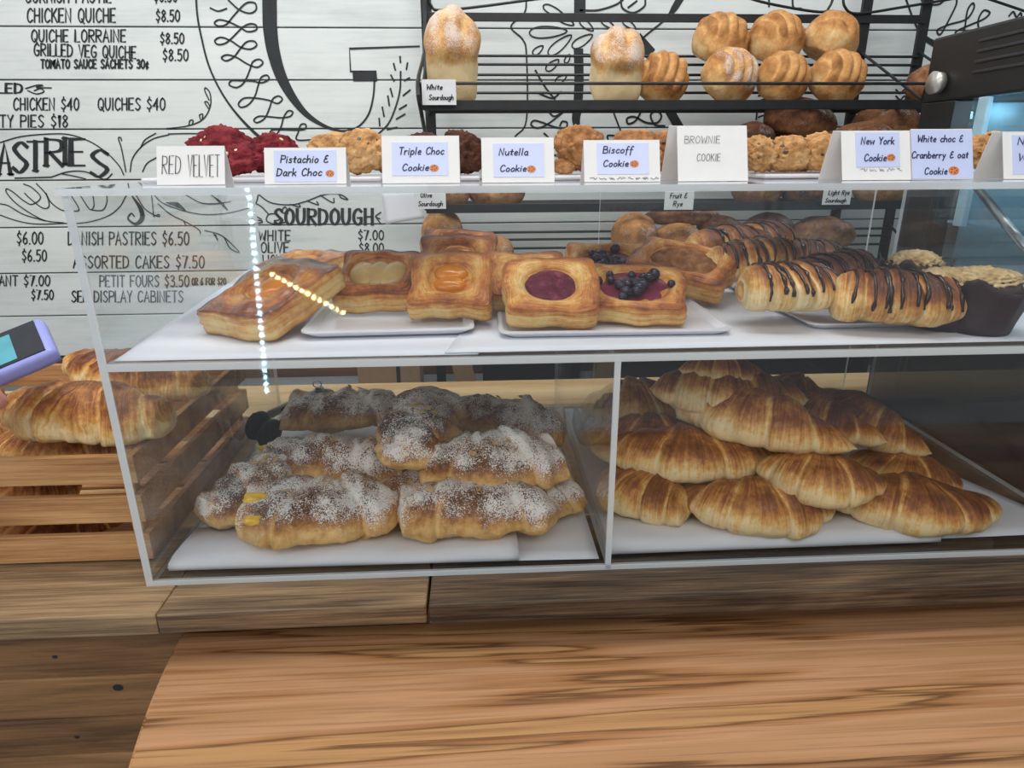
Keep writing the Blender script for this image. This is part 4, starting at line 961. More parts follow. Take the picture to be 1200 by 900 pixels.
# ------------------------------------------------------------ tongs
tg = empty('serving_tongs', P(330, 490, .02)); tag(tg, 'steel serving tongs with black silicone tips beside the almond croissants', 'tongs')
def rel(o, root): o.matrix_parent_inverse = Matrix.Translation(-root.location); return o
T0 = P(305, 503, .045); T1 = P(374, 458, .06)
dv = (T1-T0); side = Vector((dv.y, -dv.x, 0)).normalized(); L = dv.length; dn = dv.normalized()
for s in (-1, 1):
    bm = bmesh.new(); pts = []; rows = []
    for k in range(15):
        t = k/14; c = T0+dn*(L*(.18+.82*t))+side*s*.012*(1-t)**.8+Vector((0, 0, -.006*s*(1-t)))
        w_ = .008*(1-.25*t); nrm = Vector((0, 0, 1)).cross(dn).normalized(); up = dn.cross(nrm)*-1
        rows.append([bm.verts.new(c+Vector((0, 0, 1))*a*w_+nrm*b) for a, b in ((-1, 0), (-.6, .0016*s), (.6, .0016*s), (1, 0))])
    for a, b in zip(rows, rows[1:]):
        for k in range(3): bm.faces.new((a[k], b[k], b[k+1], a[k+1]))
    o = rel(link('arm', bm, mt['steel'], tg, True), tg); m = o.modifiers.new('t', 'SOLIDIFY'); m.thickness = .0014
    bm = bmesh.new(); tube(bm, [T0+dn*(L*(.4+.09*k))+side*s*(.0085-.001*k)+Vector((0, 0, .004)) for k in range(6)], [.003, .0042, .0044, .0044, .0042, .003], 8)
    rel(link('grip', bm, mt['silicone'], tg, True), tg)
    bm = bmesh.new(); bmesh.ops.create_uvsphere(bm, u_segments=24, v_segments=14, radius=1)
    for v in bm.verts:
        d = v.co.copy(); k = 1+.1*math.cos(7*math.atan2(d.y, d.x))*(d.x < -.1)
        c = T0+dn*(d.x*.024*k+.008)+side*(s*.011+d.y*.0105)+Vector((0, 0, d.z*.021*k-.005*s-.004)); v.co = c
    rel(link('silicone_tip', bm, mt['silicone'], tg, True), tg)
bm = bmesh.new(); R_ = Matrix.Translation(T1) @ Matrix.Rotation(math.pi/2, 4, 'X')
bmesh.ops.create_cone(bm, cap_ends=True, segments=20, radius1=.008, radius2=.008, depth=.012, matrix=R_)
rel(link('hinge', bm, mt['steel'], tg), tg)
bm = bmesh.new(); pts = [T1+Vector((.004+.006*k, .002*k, .001-.002*k)) for k in range(4)]; tube(bm, pts, [.004, .005, .005, .003], 10); rel(link('lock_tab', bm, mt['steel'], tg, True), tg)
bm = bmesh.new(); c = T1+Vector((-.002, 0, .012)); tube(bm, [c+Vector((.007*math.cos(a), 0, .006*math.sin(a))) for a in [k*.45 for k in range(15)]], .001, 6); rel(link('hanging_loop', bm, mt['steel'], tg, True), tg)
# ------------------------------------------------------------ phone with a hand at the left edge
vp = -ray(40, 405).normalized(); Xp = (RI*math.cos(rad(31))+UP*math.sin(rad(31))+FW*.45).normalized(); Pp = vp.cross(Xp).normalized(); Vq = Xp.cross(Pp).normalized()
Np = (Pp*.86+Vq*.5).normalized(); Wp = Np.cross(Xp)
pc = aty(59, 393, .08)-Xp*.045
ph = empty('mobile_phone', pc); tag(ph, 'lilac cased phone with a teal window on its dark face, at the left edge', 'phone')
m = Matrix((Xp, Wp, Np)).transposed().to_4x4(); m.translation = pc; ph.matrix_world = m
bm = bmesh.new(); box(bm, -.11, .045, -.036, .036, -.013, .005, bev=.006); link('phone_case', bm, mt['lilac'], ph, True)
bm = bmesh.new(); box(bm, -.105, .037, -.031, .032, .0046, .006, bev=.0004); link('screen', bm, mt['screen'], ph)
bm = bmesh.new(); box(bm, -.1, .012, -.028, .022, .0061, .0068, bev=.0003); link('screen_window', bm, mt['teal'], ph)
hv = []; he = []; hr = []
def chain(pts, rads, start=None):
    prev = start
    for p, r in zip(pts, rads):
        hv.append(p); hr.append(r); i = len(hv)-1
        if prev is not None: he.append((prev, i))
        prev = i
    return prev
HX = -.057
chain([(HX, .004, -.036)], [.016])
chain([(HX-.05, .0, -.05), (HX-.11, -.01, -.07), (HX-.2, -.02, -.1)], [.022, .026, .03], 0)
for k, (dx, ln) in enumerate(((.032, .92), (.012, 1.0), (-.009, .95), (-.028, .8))):
    j = chain([(HX+dx*.8, -.012, -.034)], [.012], 0)
    chain([(HX+dx, -.032, -.028), (HX+dx+.002, -.048*ln-.003, -.018), (HX+dx+.004, -.0475, -.003*ln), (HX+dx+.005, -.043, .008*ln)], [.0095, .0088, .008, .0068], j)
j = chain([(HX+.006, .026, -.03)], [.012], 0)
chain([(HX+.014, .045, -.018), (HX+.022, .047, .002), (HX+.03, .038, .012)], [.011, .0095, .008], j)
me = bpy.data.meshes.new('hand'); me.from_pydata(hv, he, []); ho = bpy.data.objects.new('person', me); col.objects.link(ho)
ho.matrix_world = m; me.materials.append(mt['skin'])
ho.modifiers.new('skin', 'SKIN'); sk = ho.modifiers.new('sub', 'SUBSURF'); sk.levels = sk.render_levels = 2
for i, s in enumerate(me.skin_vertices[0].data): s.radius = (hr[i], hr[i]); s.use_root = (i == 0)
tag(ho, 'person at the left edge, only a fingertip showing under the lilac phone they hold', 'person')
# ------------------------------------------------------------ cards on the top shelf
ZC = HT+.0005
def text_on(name, parent, s, x0, x1, zb, h, wid, m_, slant=.12, y=-.0006):
    if s == '~':                               # print too small to read: broken wavy pen line
        rr = random.Random(5); bm = bmesh.new(); x = x0
        while x < x1:
            L = rr.uniform(.004, .009); ribbon(bm, smooth_line([Vector((x+L*q/7, y, zb+h*rr.random())) for q in range(8)], 3), wid, NW); x += L+.0025
        return link(name, bm, mt[m_], parent)
    bm = bmesh.new(); polys, w_ = text_polys(s, slant); k = (x1-x0)/w_
    for p in polys: ribbon(bm, [Vector((x0+q.x*k, y, zb+q.y*h)) for q in p], wid, NW)
    return link(name, bm, mt[m_], parent)
def icon(parent, x, z, r):
    bm = bmesh.new(); bmesh.ops.create_circle(bm, cap_ends=True, radius=r, segments=24, matrix=Matrix.Translation((x, -.0006, z)) @ Matrix.Rotation(math.pi/2, 4, 'X') @ Matrix.Scale(.8, 4, (0, 1, 0)))
    o = link('cookie_icon', bm, mt['icon'], parent)
    bm = bmesh.new()
    for a, q in ((0, .5), (1.3, .6), (2.5, .5), (3.8, .6), (5, .5)):
        bmesh.ops.create_circle(bm, cap_ends=True, radius=r*.14, segments=10, matrix=Matrix.Translation((x+r*q*math.cos(a), -.0009, z+r*.75*q*math.sin(a))) @ Matrix.Rotation(math.pi/2, 4, 'X'))
    link('icon_chip', bm, mt['icon_dot'], o)
def card(bl, br, htop, label, lines, lab=None, icon_=None, back=.05, shift=0, lean=.34):
    a = aty(*bl, .055); b = aty(*br, .055); wd = b.x-a.x; yaw = 0
    pt = aty((bl[0]+br[0])/2, htop, .07); hh = (pt.z-ZC)/math.cos(lean)
    rt = empty('tent_card', (a.x, a.y, ZC), (0, 0, yaw)); tag(rt, label, 'sign', 'folded name cards along the top shelf')
    th = .0007
    bm = bmesh.new(); box(bm, 0, wd, 0, th, 0, hh)
    o = link('front_panel', bm, mt['card'], rt); o.rotation_euler.x = -lean
    bm = bmesh.new(); box(bm, 0, wd, -th, 0, -hh, 0)
    ob = link('back_panel', bm, mt['card'], rt); ob.location = (shift, math.sin(lean)*hh+.0005, math.cos(lean)*hh); ob.rotation_euler.x = lean
    if lab:
        bm = bmesh.new(); box(bm, wd*lab[0], wd*lab[1], -.0004, 0, hh*lab[2], hh*lab[3]); link('printed_label', bm, mt['label'], o)
    for s, x0, x1, zb, h, wid, m_, *sl in lines: text_on('lettering', o, s, wd*x0, wd*x1, hh*zb, hh*h, wid, m_, *(sl or [.15]))
    for q in (icon_ or []): icon(o, wd*q[0], hh*q[1], q[2])
    return rt
I = 'ink_blue'
card((183, 211), (263, 211), 171, 'white folded card reading RED VELVET in thin pen, far left', [('RED', .08, .36, .28, .46, .0007, 'ink', .08), ('VELVET', .46, .93, .2, .56, .0007, 'ink', .05)])
card((310, 214), (406, 215), 173, 'white folded card reading Pistachio and Dark Choc, second from left', [('Pistachio &', .2, .78, .58, .2, .0012, 'ink'), ('Dark Choc', .15, .7, .22, .2, .0012, 'ink')], (.12, .88, .06, .92), [(.8, .28, .0042)])
card((448, 213), (539, 213), 159, 'white folded card reading Triple Choc Cookie, third from left', [('Triple Choc', .22, .8, .6, .15, .0012, I), ('Cookie', .26, .6, .26, .14, .0012, I)], (.13, .85, .16, .86), [(.67, .31, .0045)])
card((565, 213), (650, 212), 161, 'white folded card with a two line cookie name, just right of the Triple Choc card', [('Nutella', .24, .64, .6, .15, .0012, I), ('Cookie', .25, .61, .24, .14, .0012, I)], (.16, .86, .12, .86), [(.68, .29, .0045)])
card((685, 212), (774, 211), 164, 'white folded card with small print along its foot, left of the BROWNIE card', [('Biscoff', .25, .64, .68, .16, .0012, I), ('Cookie', .25, .58, .36, .15, .0012, I), ('~', .07, .95, .05, .05, .0005, 'ink')], (.17, .85, .18, .92), [(.66, .42, .0045)])
card((795, 210), (877, 209), 147, 'tall white folded card reading BROWNIE COOKIE in faint pencil', [('BROWNIE', .1, .61, .68, .13, .0006, 'ink_faint', .1), ('COOKIE', .27, .61, .36, .13, .0006, 'ink_faint', .1)], shift=-.008)
card((988, 206), (1069, 204), 153, 'white folded card reading New York Cookie', [('New York', .28, .76, .72, .14, .0012, I), ('Cookie', .32, .64, .38, .14, .0012, I), ('~', .26, .82, .17, .06, .0005, 'ink_faint')], (.2, .84, .26, .96), [(.71, .45, .0045)], shift=-.008)
card((1070, 204), (1142, 203), 151, 'bluish white card reading White choc and Cranberry and oat Cookie', [('White choc &', .1, .84, .74, .13, .0012, I), ('Cranberry & oat', .0, .92, .42, .13, .0012, I), ('Cookie', .2, .57, .1, .13, .0012, I)], (.0, 1, .02, .98), [(.68, .17, .0055)])
card((1178, 203), (1262, 202), 154, 'white folded card cut by the right edge of the photo', [('New', .2, .5, .72, .15, .0012, I), ('White', .2, .62, .38, .15, .0012, I)], (.12, .9, .1, .92), shift=-.01)
# ------------------------------------------------------------ cookies
def ck(px, py, r, th, tilt, yaw, m_, label, grp, seed, y=.1, ch=None):
    y += .075; p = aty(px, py+6, y); return cookie('cookie', p, r*.8, th*.8, tilt, yaw, m_, label, grp, seed, ch)
g1 = 'red velvet cookies'; cp = ('chunk_pale', 5)
ck(262, 184, 0.0360, .022, .9, .1, 'velvet', 'red velvet cookie standing behind the RED VELVET card', g1, 1, .12, cp)
ck(282, 194, 0.0270, .02, .5, -.3, 'velvet', 'small red velvet cookie showing at the right of the RED VELVET card', g1, 2, .075, cp)
ck(322, 187, 0.0324, .024, .7, .3, 'velvet', 'red velvet cookie behind the Pistachio card', g1, 3, .12, cp)
g2 = 'pistachio cookies'
ck(392, 180, 0.0306, .024, .7, 0, 'tan_cookie', 'golden cookie standing behind the Pistachio card', g2, 4, .13, ('chunk_dark', 5))
ck(424, 186, 0.0324, .024, .8, -.4, 'tan_cookie', 'golden cookie between the Pistachio and Triple Choc cards', g2, 5, .1, ('chunk_dark', 5))
ck(450, 184, 0.0270, .022, .8, .2, 'tan_cookie', 'golden cookie end behind the Triple Choc card', g2, 6, .14, None)
ck(540, 186, 0.0306, .026, 1.0, .5, 'choc_cookie', 'chocolate cookie right of the Triple Choc card', 'chocolate cookies', 7, .1, ('chunk_dark', 6))
ck(500, 186, 0.0306, .024, .8, .0, 'choc_cookie', 'chocolate cookie hidden behind the Triple Choc card', 'chocolate cookies', 8, .12, None)
g3 = 'brown sugar cookies'
ck(680, 186, 0.0324, .026, .9, .5, 'nut_cookie', 'brown cookie leaning left of the caramel biscuit card', g3, 9, .1, None)
ck(660, 199, 0.0126, .012, .3, 0, 'nut_cookie', 'small broken cookie piece beside the brown cookie', g3, 10, .08, None)
ck(745, 180, 0.0324, .026, .8, 0, 'nut_cookie', 'brown cookie behind the caramel biscuit card', g3, 11, .12, ('chunk_dark', 4))
ck(780, 183, 0.0306, .026, .8, -.4, 'nut_cookie', 'brown cookie between the caramel biscuit and BROWNIE cards', g3, 12, .13, ('chunk_dark', 4))
g4 = 'chunky golden cookies beside the BROWNIE card'; cdk = ('chunk_dark', 7)
ck(888, 185, 0.0252, .022, .7, .3, 'tan_cookie', 'golden cookie nearest the BROWNIE card', g4, 13, .09, cdk)
ck(922, 186, 0.0270, .024, .7, 0, 'tan_cookie', 'golden cookie in the middle of the open row', g4, 14, .085, cdk)
ck(962, 186, 0.0270, .024, .7, -.3, 'tan_cookie', 'golden cookie nearest the New York card', g4, 15, .085, cdk)
ck(942, 172, 0.0270, .022, .6, .1, 'tan_cookie', 'golden cookie lying on top behind the open row', g4, 16, .14, cdk)
ck(900, 176, 0.0252, .022, .6, .1, 'tan_cookie', 'golden cookie behind the one nearest the BROWNIE card', g4, 17, .145, None)
ck(990, 174, 0.0270, .024, .6, .1, 'tan_cookie', 'golden cookie just behind the New York card', g4, 18, .13, None)
ck(1158, 184, 0.0270, .026, .8, .0, 'tan_cookie', 'golden cookie between the cranberry card and the last card', 'last golden cookies', 19, .09, cdk)
ck(1180, 178, 0.0252, .024, .8, .2, 'tan_cookie', 'golden cookie behind the last card', 'last golden cookies', 20, .13, None)
def topplate(px0, px1, y0, y1, label):
    a = aty(px0, 205, (y0+y1)/2).x; b = aty(px1, 205, (y0+y1)/2).x
    bm = bmesh.new(); box(bm, a, b, y0, y1, HT+.0006, HT+.005, bev=.002); o = link('serving_board', bm, mt['plate']); tag(o, label, 'plate', 'white trays under the cookies')
topplate(205, 372, .12, .29, 'white tray under the red velvet cookies'); topplate(376, 458, .12, .29, 'white tray under the pistachio cookies')
topplate(462, 562, .12, .29, 'white tray under the chocolate cookies'); topplate(640, 806, .12, .29, 'white tray under the brown sugar cookies'); topplate(862, 1040, .12, .29, 'white tray under the chunky golden cookies'); topplate(1120, 1230, .12, .29, 'white tray under the last golden cookies')
# ------------------------------------------------------------ bread rack
YF, YR = .80, 1.06
rk = empty('bread_rack', (.8, .95, -.135)); tag(rk, 'black metal bread rack of sloping wire shelves against the board wall', 'rack')
def rp(nm, fn):
    bm = bmesh.new(); fn(bm); o = link(nm, bm, mt['black_metal'], rk); o.matrix_parent_inverse = Matrix.Translation(-rk.location); return o
XL = aty(494, 126, YF).x; XR = 1.42
def zy(py, y): return aty(700, py, y).z
def tier(zf, fence, lipz):
    rp('front_rail', lambda bm: box(bm, XL, XR, YF-.004, YF+.004, zf-.009, zf+.009, bev=.001))
    for k in range(1, 6):
        y = YF+(YR-YF)*k/6; rp('wire', lambda bm: tube(bm, [(XL, y, zf), (XR, y, zf)], .0028, 8))
    for dz in fence: rp('fence_wire', lambda bm: tube(bm, [(XL, YR-.004, zf+dz), (XR, YR-.004, zf+dz)], .003, 8))
    if lipz: rp('lip_wire', lambda bm: tube(bm, [(XL, YF-.012, zf+lipz), (XR, YF-.012, zf+lipz)], .003, 8))
    for x in ((XL, aty(1003, 100, YR).x, XR) if lipz else (XL, XR)):
        rp('side_arm', lambda bm: (tube(bm, [(x, YF, zf), (x, YR, zf)], .004, 8), tube(bm, [(x, YF-.012, zf+max(lipz, .02)), (x, YF, zf)], .003, 8), tube(bm, [(x, YF, zf+.01), (x, YR, zf+max(fence)+.01)], .003, 8)))
zf1 = zy(123, YF); fz = [zy(p, YR)-zf1 for p in (66, 76, 88, 109)]; zb1 = zf1+max(fz)
tier(zf1, fz, zy(98.5, YF)-zf1)
zf2 = zy(243, YF); tier(zf2, fz, 0)
zf3 = zf2-(zf1-zf2); tier(zf3, fz, 0)
for x in (aty(503, 100, YR).x, aty(1003, 100, YR).x, XR):
    rp('post', lambda bm: box(bm, x-.012, x+.012, YR, YR+.008, -.135, zb1+.25, bev=.001))
ztop = zy(21, YR)
rp('top_bar', lambda bm: box(bm, XL-.01, XR, YR-.004, YR, ztop-.009, ztop+.009, bev=.001))
rp('side_frame', lambda bm: tube(bm, smooth_line([(XL, YR, zb1+.2), (XL, YR-.06, zb1+.02), (XL-.004, YF-.012, zf1+.04), (XL, YF, zf1-.02), (XL, YR, zf1-.12)], 5), .004, 8))
for (a, b) in (((500, -4), (690, -2)), ((990, -2), (1130, 0)), ((820, -6), (985, 14)), ((1180, 12), (1010, -4))):
    pass
def scroll(pts): rp('scroll', lambda bm: tube(bm, smooth_line([aty(px, py, YR-.006) for px, py in pts], 6), .003, 8))
scroll([(500, -8), (505, 6), (515, 12), (560, 8), (620, 0), (690, -9)]); scroll([(860, -8), (900, 4), (960, 14), (972, 8), (978, -8)]); scroll([(988, -8), (990, 8), (1005, 16), (1060, 8), (1120, -2)]); scroll([(1150, -4), (1180, 6), (1215, 18)])
# loaves, upper shelf
def L_(px, py, y, *a, **k): return roll_loaf('bread_loaf', aty(px, py, y), *a, **k)
L_(530, 72, .90, .052, .062, .078, (rad(20), 0, 0), 'tall floured tin loaf standing at the left end of the rack', 'bread', 'tin loaves on the top rack shelf', 'floured', 3, .07, 1, .15, box_=1)
L_(722, 84, .915, .05, .06, .064, (rad(20), 0, rad(-2)), 'shorter floured tin loaf left of the round loaves', 'bread', 'tin loaves on the top rack shelf', 'floured', 3, .07, 2, .15, box_=1)
gr = 'round scored loaves on the top rack shelf'
def rl(px, py, y, r, rot, label, seed, m_='bread', sc_=5): return roll_loaf('bread_roll', aty(px, py+5, y), r, r*.95, r*.92, rot, label, 'bread', gr, m_, sc_, .19, seed, .3)
rl(776, 86, .89, .056, (rad(48), rad(18), rad(-15)), 'round scored loaf alone beside the short tin loaf', 3)
rl(854, 88, .89, .060, (rad(45), rad(10), rad(20)), 'floury round loaf, left of the three in the lower row', 4, 'floured')
rl(917, 86, .89, .056, (rad(50), rad(22), rad(-12)), 'boldly scored round loaf, middle of the lower row', 5)
rl(981, 87, .89, .058, (rad(50), rad(15), rad(-5)), 'round loaf at the right of the lower row', 6)
rl(844, 44, .98, .062, (rad(25), rad(5), rad(10)), 'golden round loaf, left of the three stacked on top', 7)
rl(908, 43, .98, .062, (rad(22), rad(-5), rad(30)), 'golden round loaf, middle of the three stacked on top', 8)
rl(973, 43, .98, .062, (rad(25), rad(10), rad(60)), 'golden round loaf, right of the three stacked on top', 9)
rl(1093, 86, .89, .05, (rad(30), 0, 0), 'brown round loaf half hidden by the black cabinet', 10, 'rye', 0)
gt = 'brown loaves on the middle rack shelf'
def ov(px, py, y, rx, ry, rz, rot, label, seed, g=gt, m_='rye', b=.55): return roll_loaf('bread_loaf', aty(px, py, y), rx, ry, rz, rot, label, 'bread', g, m_, 0, 0, seed, b)
ov(937, 144, .93, .085, .06, .05, (0, rad(12), rad(10)), 'dark rye loaf lying on top of the brown stack', 11)
ov(945, 170, .90, .075, .06, .04, (0, 0, rad(-5)), 'dark rye loaf under the top one', 12)
ov(880, 168, .90, .05, .06, .045, (0, 0, 0), 'dark loaf end above the golden cookies', 13)
ov(1038, 146, .93, .075, .06, .045, (0, 0, 0), 'tan brown loaf above the New York card', 14, b=.3)
ov(1010, 166, .88, .07, .06, .04, (0, 0, 0), 'tan loaf in front of the tan brown one', 15, b=.3)
ov(888, 216, .87, .055, .055, .042, (0, 0, 0), 'loaf underside showing left of the Light Rye tag', 16, b=.4)
ov(944, 216, .87, .05, .055, .042, (0, 0, 0), 'reddish loaf underside just left of the Light Rye tag', 17, b=.7)
ov(1032, 216, .87, .055, .055, .042, (0, 0, 0), 'pale loaf right of the Light Rye tag', 18, b=.1)
ov(528, 218, .86, .04, .05, .038, (0, 0, 0), 'small loaf behind the Olive tag', 19, b=.2)
ov(582, 218, .87, .062, .058, .038, (0, 0, 0), 'tan loaf right of the Olive tag', 20, b=.2)
gb = 'loaves on the bottom rack shelf'
ov(518, 272, .86, .045, .05, .05, (rad(20), 0, 0), 'seeded loaf at the left of the bottom rack shelf', 21, gb, 'floured', .5)
ov(584, 298, .84, .035, .04, .04, (0, 0, 0), 'small seeded loaf behind the apricot stack', 22, gb, 'floured', .5)
ov(743, 274, .86, .05, .05, .045, (rad(20), 0, 0), 'round loaf with pale side behind the berry danishes', 23, gb, 'floured', .6)
ov(793, 280, .86, .055, .05, .036, (0, 0, 0), 'flat round loaf beside the pale sided loaf', 24, gb, 'floured', .65)
ov(800, 254, .94, .085, .06, .024, (0, 0, 0), 'long flat loaf lying behind the round ones', 25, gb, 'rye', .35)
ov(842, 268, .88, .05, .05, .03, (0, 0, 0), 'dark seeded loaf above the striped croissants', 26, gb, 'rye', .7)
ov(900, 268, .88, .055, .05, .036, (0, 0, 0), 'dark crusted loaf left of the tan bar loaf', 27, gb, 'rye', .6)
ov(964, 274, .88, .075, .05, .04, (0, rad(4), 0), 'tan bar shaped loaf at the right of the bottom rack shelf', 28, gb, 'rye', .2)
# price tags on the rack
def rtag(x0, x1, y0, y1, lines, label):
    a = aty(x0, y1, YF-.02); b = aty(x1, y0, YF-.02); rt = empty('shelf_tag', a); tag(rt, label, 'sign', 'handwritten tags on the bread rack')
    wd, hh = b.x-a.x, b.z-a.z
    bm = bmesh.new(); box(bm, 0, wd, 0, .001, 0, hh); o = link('tag_card', bm, mt['tag_card'], rt)
    bm = bmesh.new(); box(bm, wd*.05, wd*.95, .0012, .006, hh*.1, hh*.9); link('tag_holder', bm, mt['black_metal'], rt)
    for s, p0, p1, zb, h in lines: text_on('lettering', o, s, wd*p0, wd*p1, hh*zb, hh*h, .0018, 'ink', .15)
rtag(495, 534, 93, 123, [('White', .14, .6, .6, .2), ('Sourdough', .2, .92, .2, .2)], 'grey white tag reading White Sourdough on the top rack rail')
rtag(486, 522, 222, 245, [('Olive', .2, .56, .6, .24), ('Sourdough', .12, .9, .16, .24)], 'grey tag reading Olive Sourdough on the middle rack rail')
rtag(778, 814, 222, 246, [('Fruit &', .18, .75, .58, .25), ('Rye', .3, .62, .18, .25)], 'white tag reading Fruit and Rye on the middle rack rail')
rtag(963, 999, 219, 240, [('Light Rye', .18, .92, .56, .26), ('Sourdough', .1, .85, .14, .22)], 'white tag reading Light Rye Sourdough on the middle rack rail')
# folded white bag by the rack, cardboard flaps on the back bench
bm = bmesh.new(); q = [aty(447, 226, 1.02), aty(487, 224, 1.0), aty(497, 255, .98), aty(452, 263, 1.0)]
vv = [bm.verts.new(p) for p in q]; bm.faces.new(vv[::-1]); 
bmesh.ops.subdivide_edges(bm, edges=bm.edges, cuts=6, use_grid_fill=True)
for v in bm.verts: v.co.y += .004*nz(v.co, 22, 2)
o = link('paper_bag', bm, mt['paper'], None, True); m = o.modifiers.new('t', 'SOLIDIFY'); m.thickness = .002; tag(o, 'white paper bag hanging at the left foot of the bread rack', 'bag')
for i, (a, b, lab) in enumerate(((430, 494, 'brown cardboard box on the back bench left of centre'), (540, 560, 'narrow leaning cardboard strip on the back bench'))):
    p = atz(a, 452, -.1349); p2 = aty(b, 452, p.y); rt = empty('cardboard_box', (p.x, .93, -.1345)); tag(rt, lab, 'box')
    wd = (p2.x-p.x)*1.06
    bm = bmesh.new(); box(bm, 0, wd, 0, .1 if not i else .02, 0, .16, bev=.001)
    if i: bmesh.ops.transform(bm, matrix=Matrix.Rotation(-.2, 4, 'Y'), verts=bm.verts)
    link('box_body', bm, mt['cardboard'], rt)
    if not i:
        bm = bmesh.new(); box(bm, wd*.62, wd*.68, -.001, 0, .02, .16); link('tape_slot', bm, mt['ink'], rt)
p = aty(566, 440, .99); p2_ = aty(1012, 440, .99)
bx_ = empty('black_block', (p.x, .99, -.1345)); tag(bx_, 'long low black block along the dark strip behind the croissant tier', 'box')
wd = p2_.x-p.x
bm = bmesh.new(); box(bm, 0, wd, 0, .06, 0, .062, bev=.003); link('box_body', bm, mt['black_plastic'], bx_)  # plain black block filling the dark strip behind the lower tier
bm = bmesh.new(); box(bm, -.003, wd+.003, -.003, .063, .0625, .074, bev=.003); link('block_top', bm, mt['black_plastic'], bx_)
# ------------------------------------------------------------ dark glass cabinet at the right
FX = 1.106
fr = empty('glass_cabinet', (1.5, .28, 0)); tag(fr, 'black topped glass food cabinet with louvred side and silver cap, right edge', 'display cabinet')
def fp_(nm, m_, *boxes, bev=.0015):
    bm = bmesh.new()
    for b in boxes: box(bm, *b, bev=bev)
    o = link(nm, bm, mt[m_], fr); o.matrix_parent_inverse = Matrix.Translation(-fr.location); return o
zt_ = aty(1100, 57, .50).z; zt_ = .612
fp_('hood', 'black_plastic', (FX, 1.9, -.1, .53, .515, zt_), bev=.004)
fp_('louvre', 'dark_body', *[(FX-.0025, FX, .02, .42, z, z+.004) for z in (.548, .562, .576, .59)], bev=.0008)
fp_('base', 'dark_body', (CW+.006, 1.9, -.04, .53, 0.0005, .2), bev=.004)
fp_('corner_post', 'black_plastic', (FX, FX+.05, .45, .53, .2005, .5145)); fp_('corner_post', 'black_plastic', (FX, FX+.03, -.1, -.06, .2005, .5145))
fp_('door_frame', 'blue_frame', (FX-.003, FX+.006, .375, .395, .33, .514))
fp_('door_frame', 'blue_frame', (FX-.003, FX+.006, -.05, -.03, .2005, .514))
fp_('side_glass', 'fridge_glass', (FX+.008, FX+.012, -.05, .42, .2005, .5145), bev=0)
fp_('back_wall', 'blue_frame', (FX+.055, 1.88, .49, .51, .2005, .5145)); fp_('inner_shelf', 'blue_frame', (FX+.02, 1.86, -.05, .44, .33, .334))
bm = bmesh.new(); bmesh.ops.create_cone(bm, cap_ends=True, segments=28, radius1=.017, radius2=.015, depth=.014, matrix=Matrix.Translation((FX-.008, .49, aty(1101, 97, .49).z)) @ Matrix.Rotation(math.pi/2, 4, 'Y'))
o = link('pivot_cap', bm, mt['knob'], fr, True); o.matrix_parent_inverse = Matrix.Translation(-fr.location)
bm = bmesh.new(); tube(bm, [(FX-.004, .36, .39), (FX-.004, .22, .30)], .006, 10); o = link('gas_strut', bm, mt['steel'], fr, True); o.matrix_parent_inverse = Matrix.Translation(-fr.location)
bm = bmesh.new(); tube(bm, [(1.3, .0, .505), (1.3, .4, .505)], .006, 8); o = link('light_tube', bm, mt['tube'], fr); o.matrix_parent_inverse = Matrix.Translation(-fr.location)
for i, (x, y, z) in enumerate(((1.22, .3, .366), (1.35, .2, .366), (1.25, .32, .236), (1.38, .2, .236), (1.22, .14, .236))):
    roll_loaf('bread_roll', Vector((x, y, z)), .055, .05, .04, (0, 0, i), ['round roll on the cabinet shelf nearest the glass', 'round roll further along the cabinet shelf', 'round roll low in the cabinet by the back post', 'round roll low in the cabinet further right', 'round roll low in the cabinet near the front'][i], 'bread', 'rolls inside the dark glass cabinet', 'bread', 5, .12, 40+i, .3)
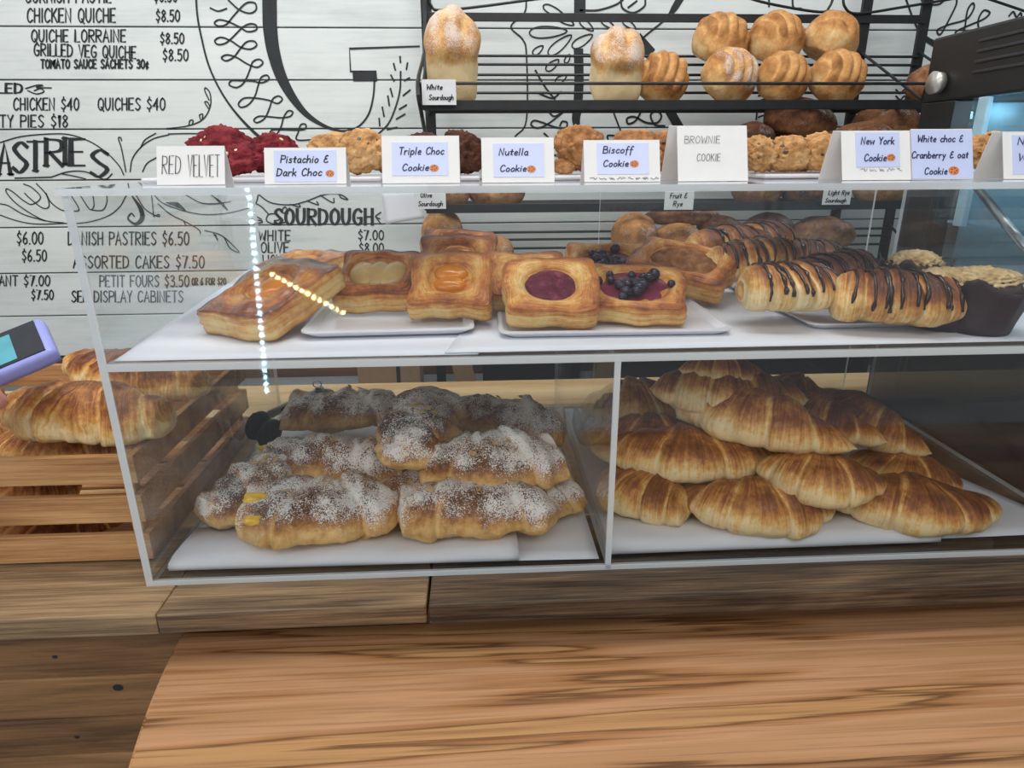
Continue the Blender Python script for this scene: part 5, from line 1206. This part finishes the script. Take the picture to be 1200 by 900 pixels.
# ------------------------------------------------------------ let the piles rest
def named(n, grp): return [o for o in col.objects if o.parent is None and o.name.split('.')[0] == n and o.get('group') == grp]
al = named('almond_croissant', 'sugar dusted almond croissants')
low = lambda o: min(v.z for v in wverts(o)[0])
for o in al: fit(o, TH+.003, CX-.006, .006, ZL+.003, low(o) < ZL+.012)
unclip(al, .008)
pl_ = named('croissant', 'plain croissants heaped on the right')
for o in pl_: fit(o, CX+.006, CW-TH-.004, .006, ZL+.003, low(o) < ZL+.012)
unclip(pl_, .01)
for o in pl_+al: fit(o, y0=.005, z0=ZL+.003, sit=False)
cc = named('croissant', 'croissants in the crate'); unclip(cc, .02)
dn_ = named('danish', 'danish pastries on the upper tier')
for o in dn_: fit(o, z0=(ZU if 'gl' in o['label'][:8] or 'large' in o['label'] else ZT)+.002, sit=low(o) < ZT+.008)
unclip(dn_, .005, .001)
ch_ = named('chocolate_croissant', 'chocolate striped croissants on the upper tier')
for o in ch_: fit(o, z0=ZT+.003, sit=low(o) < ZT+.012)
unclip(ch_, .008)
for o in named('muffin', 'crumble muffins at the right end'): fit(o, x1=CW-TH-.004, y0=.008)
rb = named('bread_roll', gr)+named('bread_loaf', 'tin loaves on the top rack shelf')
for o in rb: fit(o, z0=zf1+.0035, sit=low(o) < zf1+.03)
unclip(rb, .02)
rb = named('bread_loaf', gt)
for o in rb: fit(o, z0=zf2+.0035, sit=low(o) < zf2+.03)
unclip(rb, .03)
rb = named('bread_loaf', gb); unclip(rb, .03)
ckk = [o for o in col.objects if o.parent is None and o.name.split('.')[0] == 'cookie']
for o in ckk: fit(o, z0=HT+.0055, sit=low(o) < HT+.012)
unclip(ckk, .004)
# ------------------------------------------------------------ led strips in the shop behind the viewer, seen only as reflections
def strip(p0, p1, yv, n, m_, label, r=.006):
    a = aty(*p0, yv); b = aty(*p1, yv); a = Vector((a.x, -a.y, a.z)); b = Vector((b.x, -b.y, b.z))
    rt = empty('led_strip', a); tag(rt, label, 'light strip')
    d = (b-a).normalized(); off = Vector((0, -.012, 0))
    bm = bmesh.new(); tube(bm, [a-a+off, b-a+off], .006, 8); link('channel', bm, mt['led_housing'], rt)
    bm = bmesh.new()
    for k in range(n):
        bmesh.ops.create_icosphere(bm, subdivisions=1, radius=r, matrix=Matrix.Translation((b-a)*(k/(n-1))))
    link('led', bm, mt[m_], rt)
strip((291, 222), (312, 458), 1.35, 28, 'led_cool', 'cool white led strip reflected in the front of the display case')
strip((318, 322), (402, 367), 1.35, 13, 'led_warm', 'short warm led strip reflected over the glossy danish')
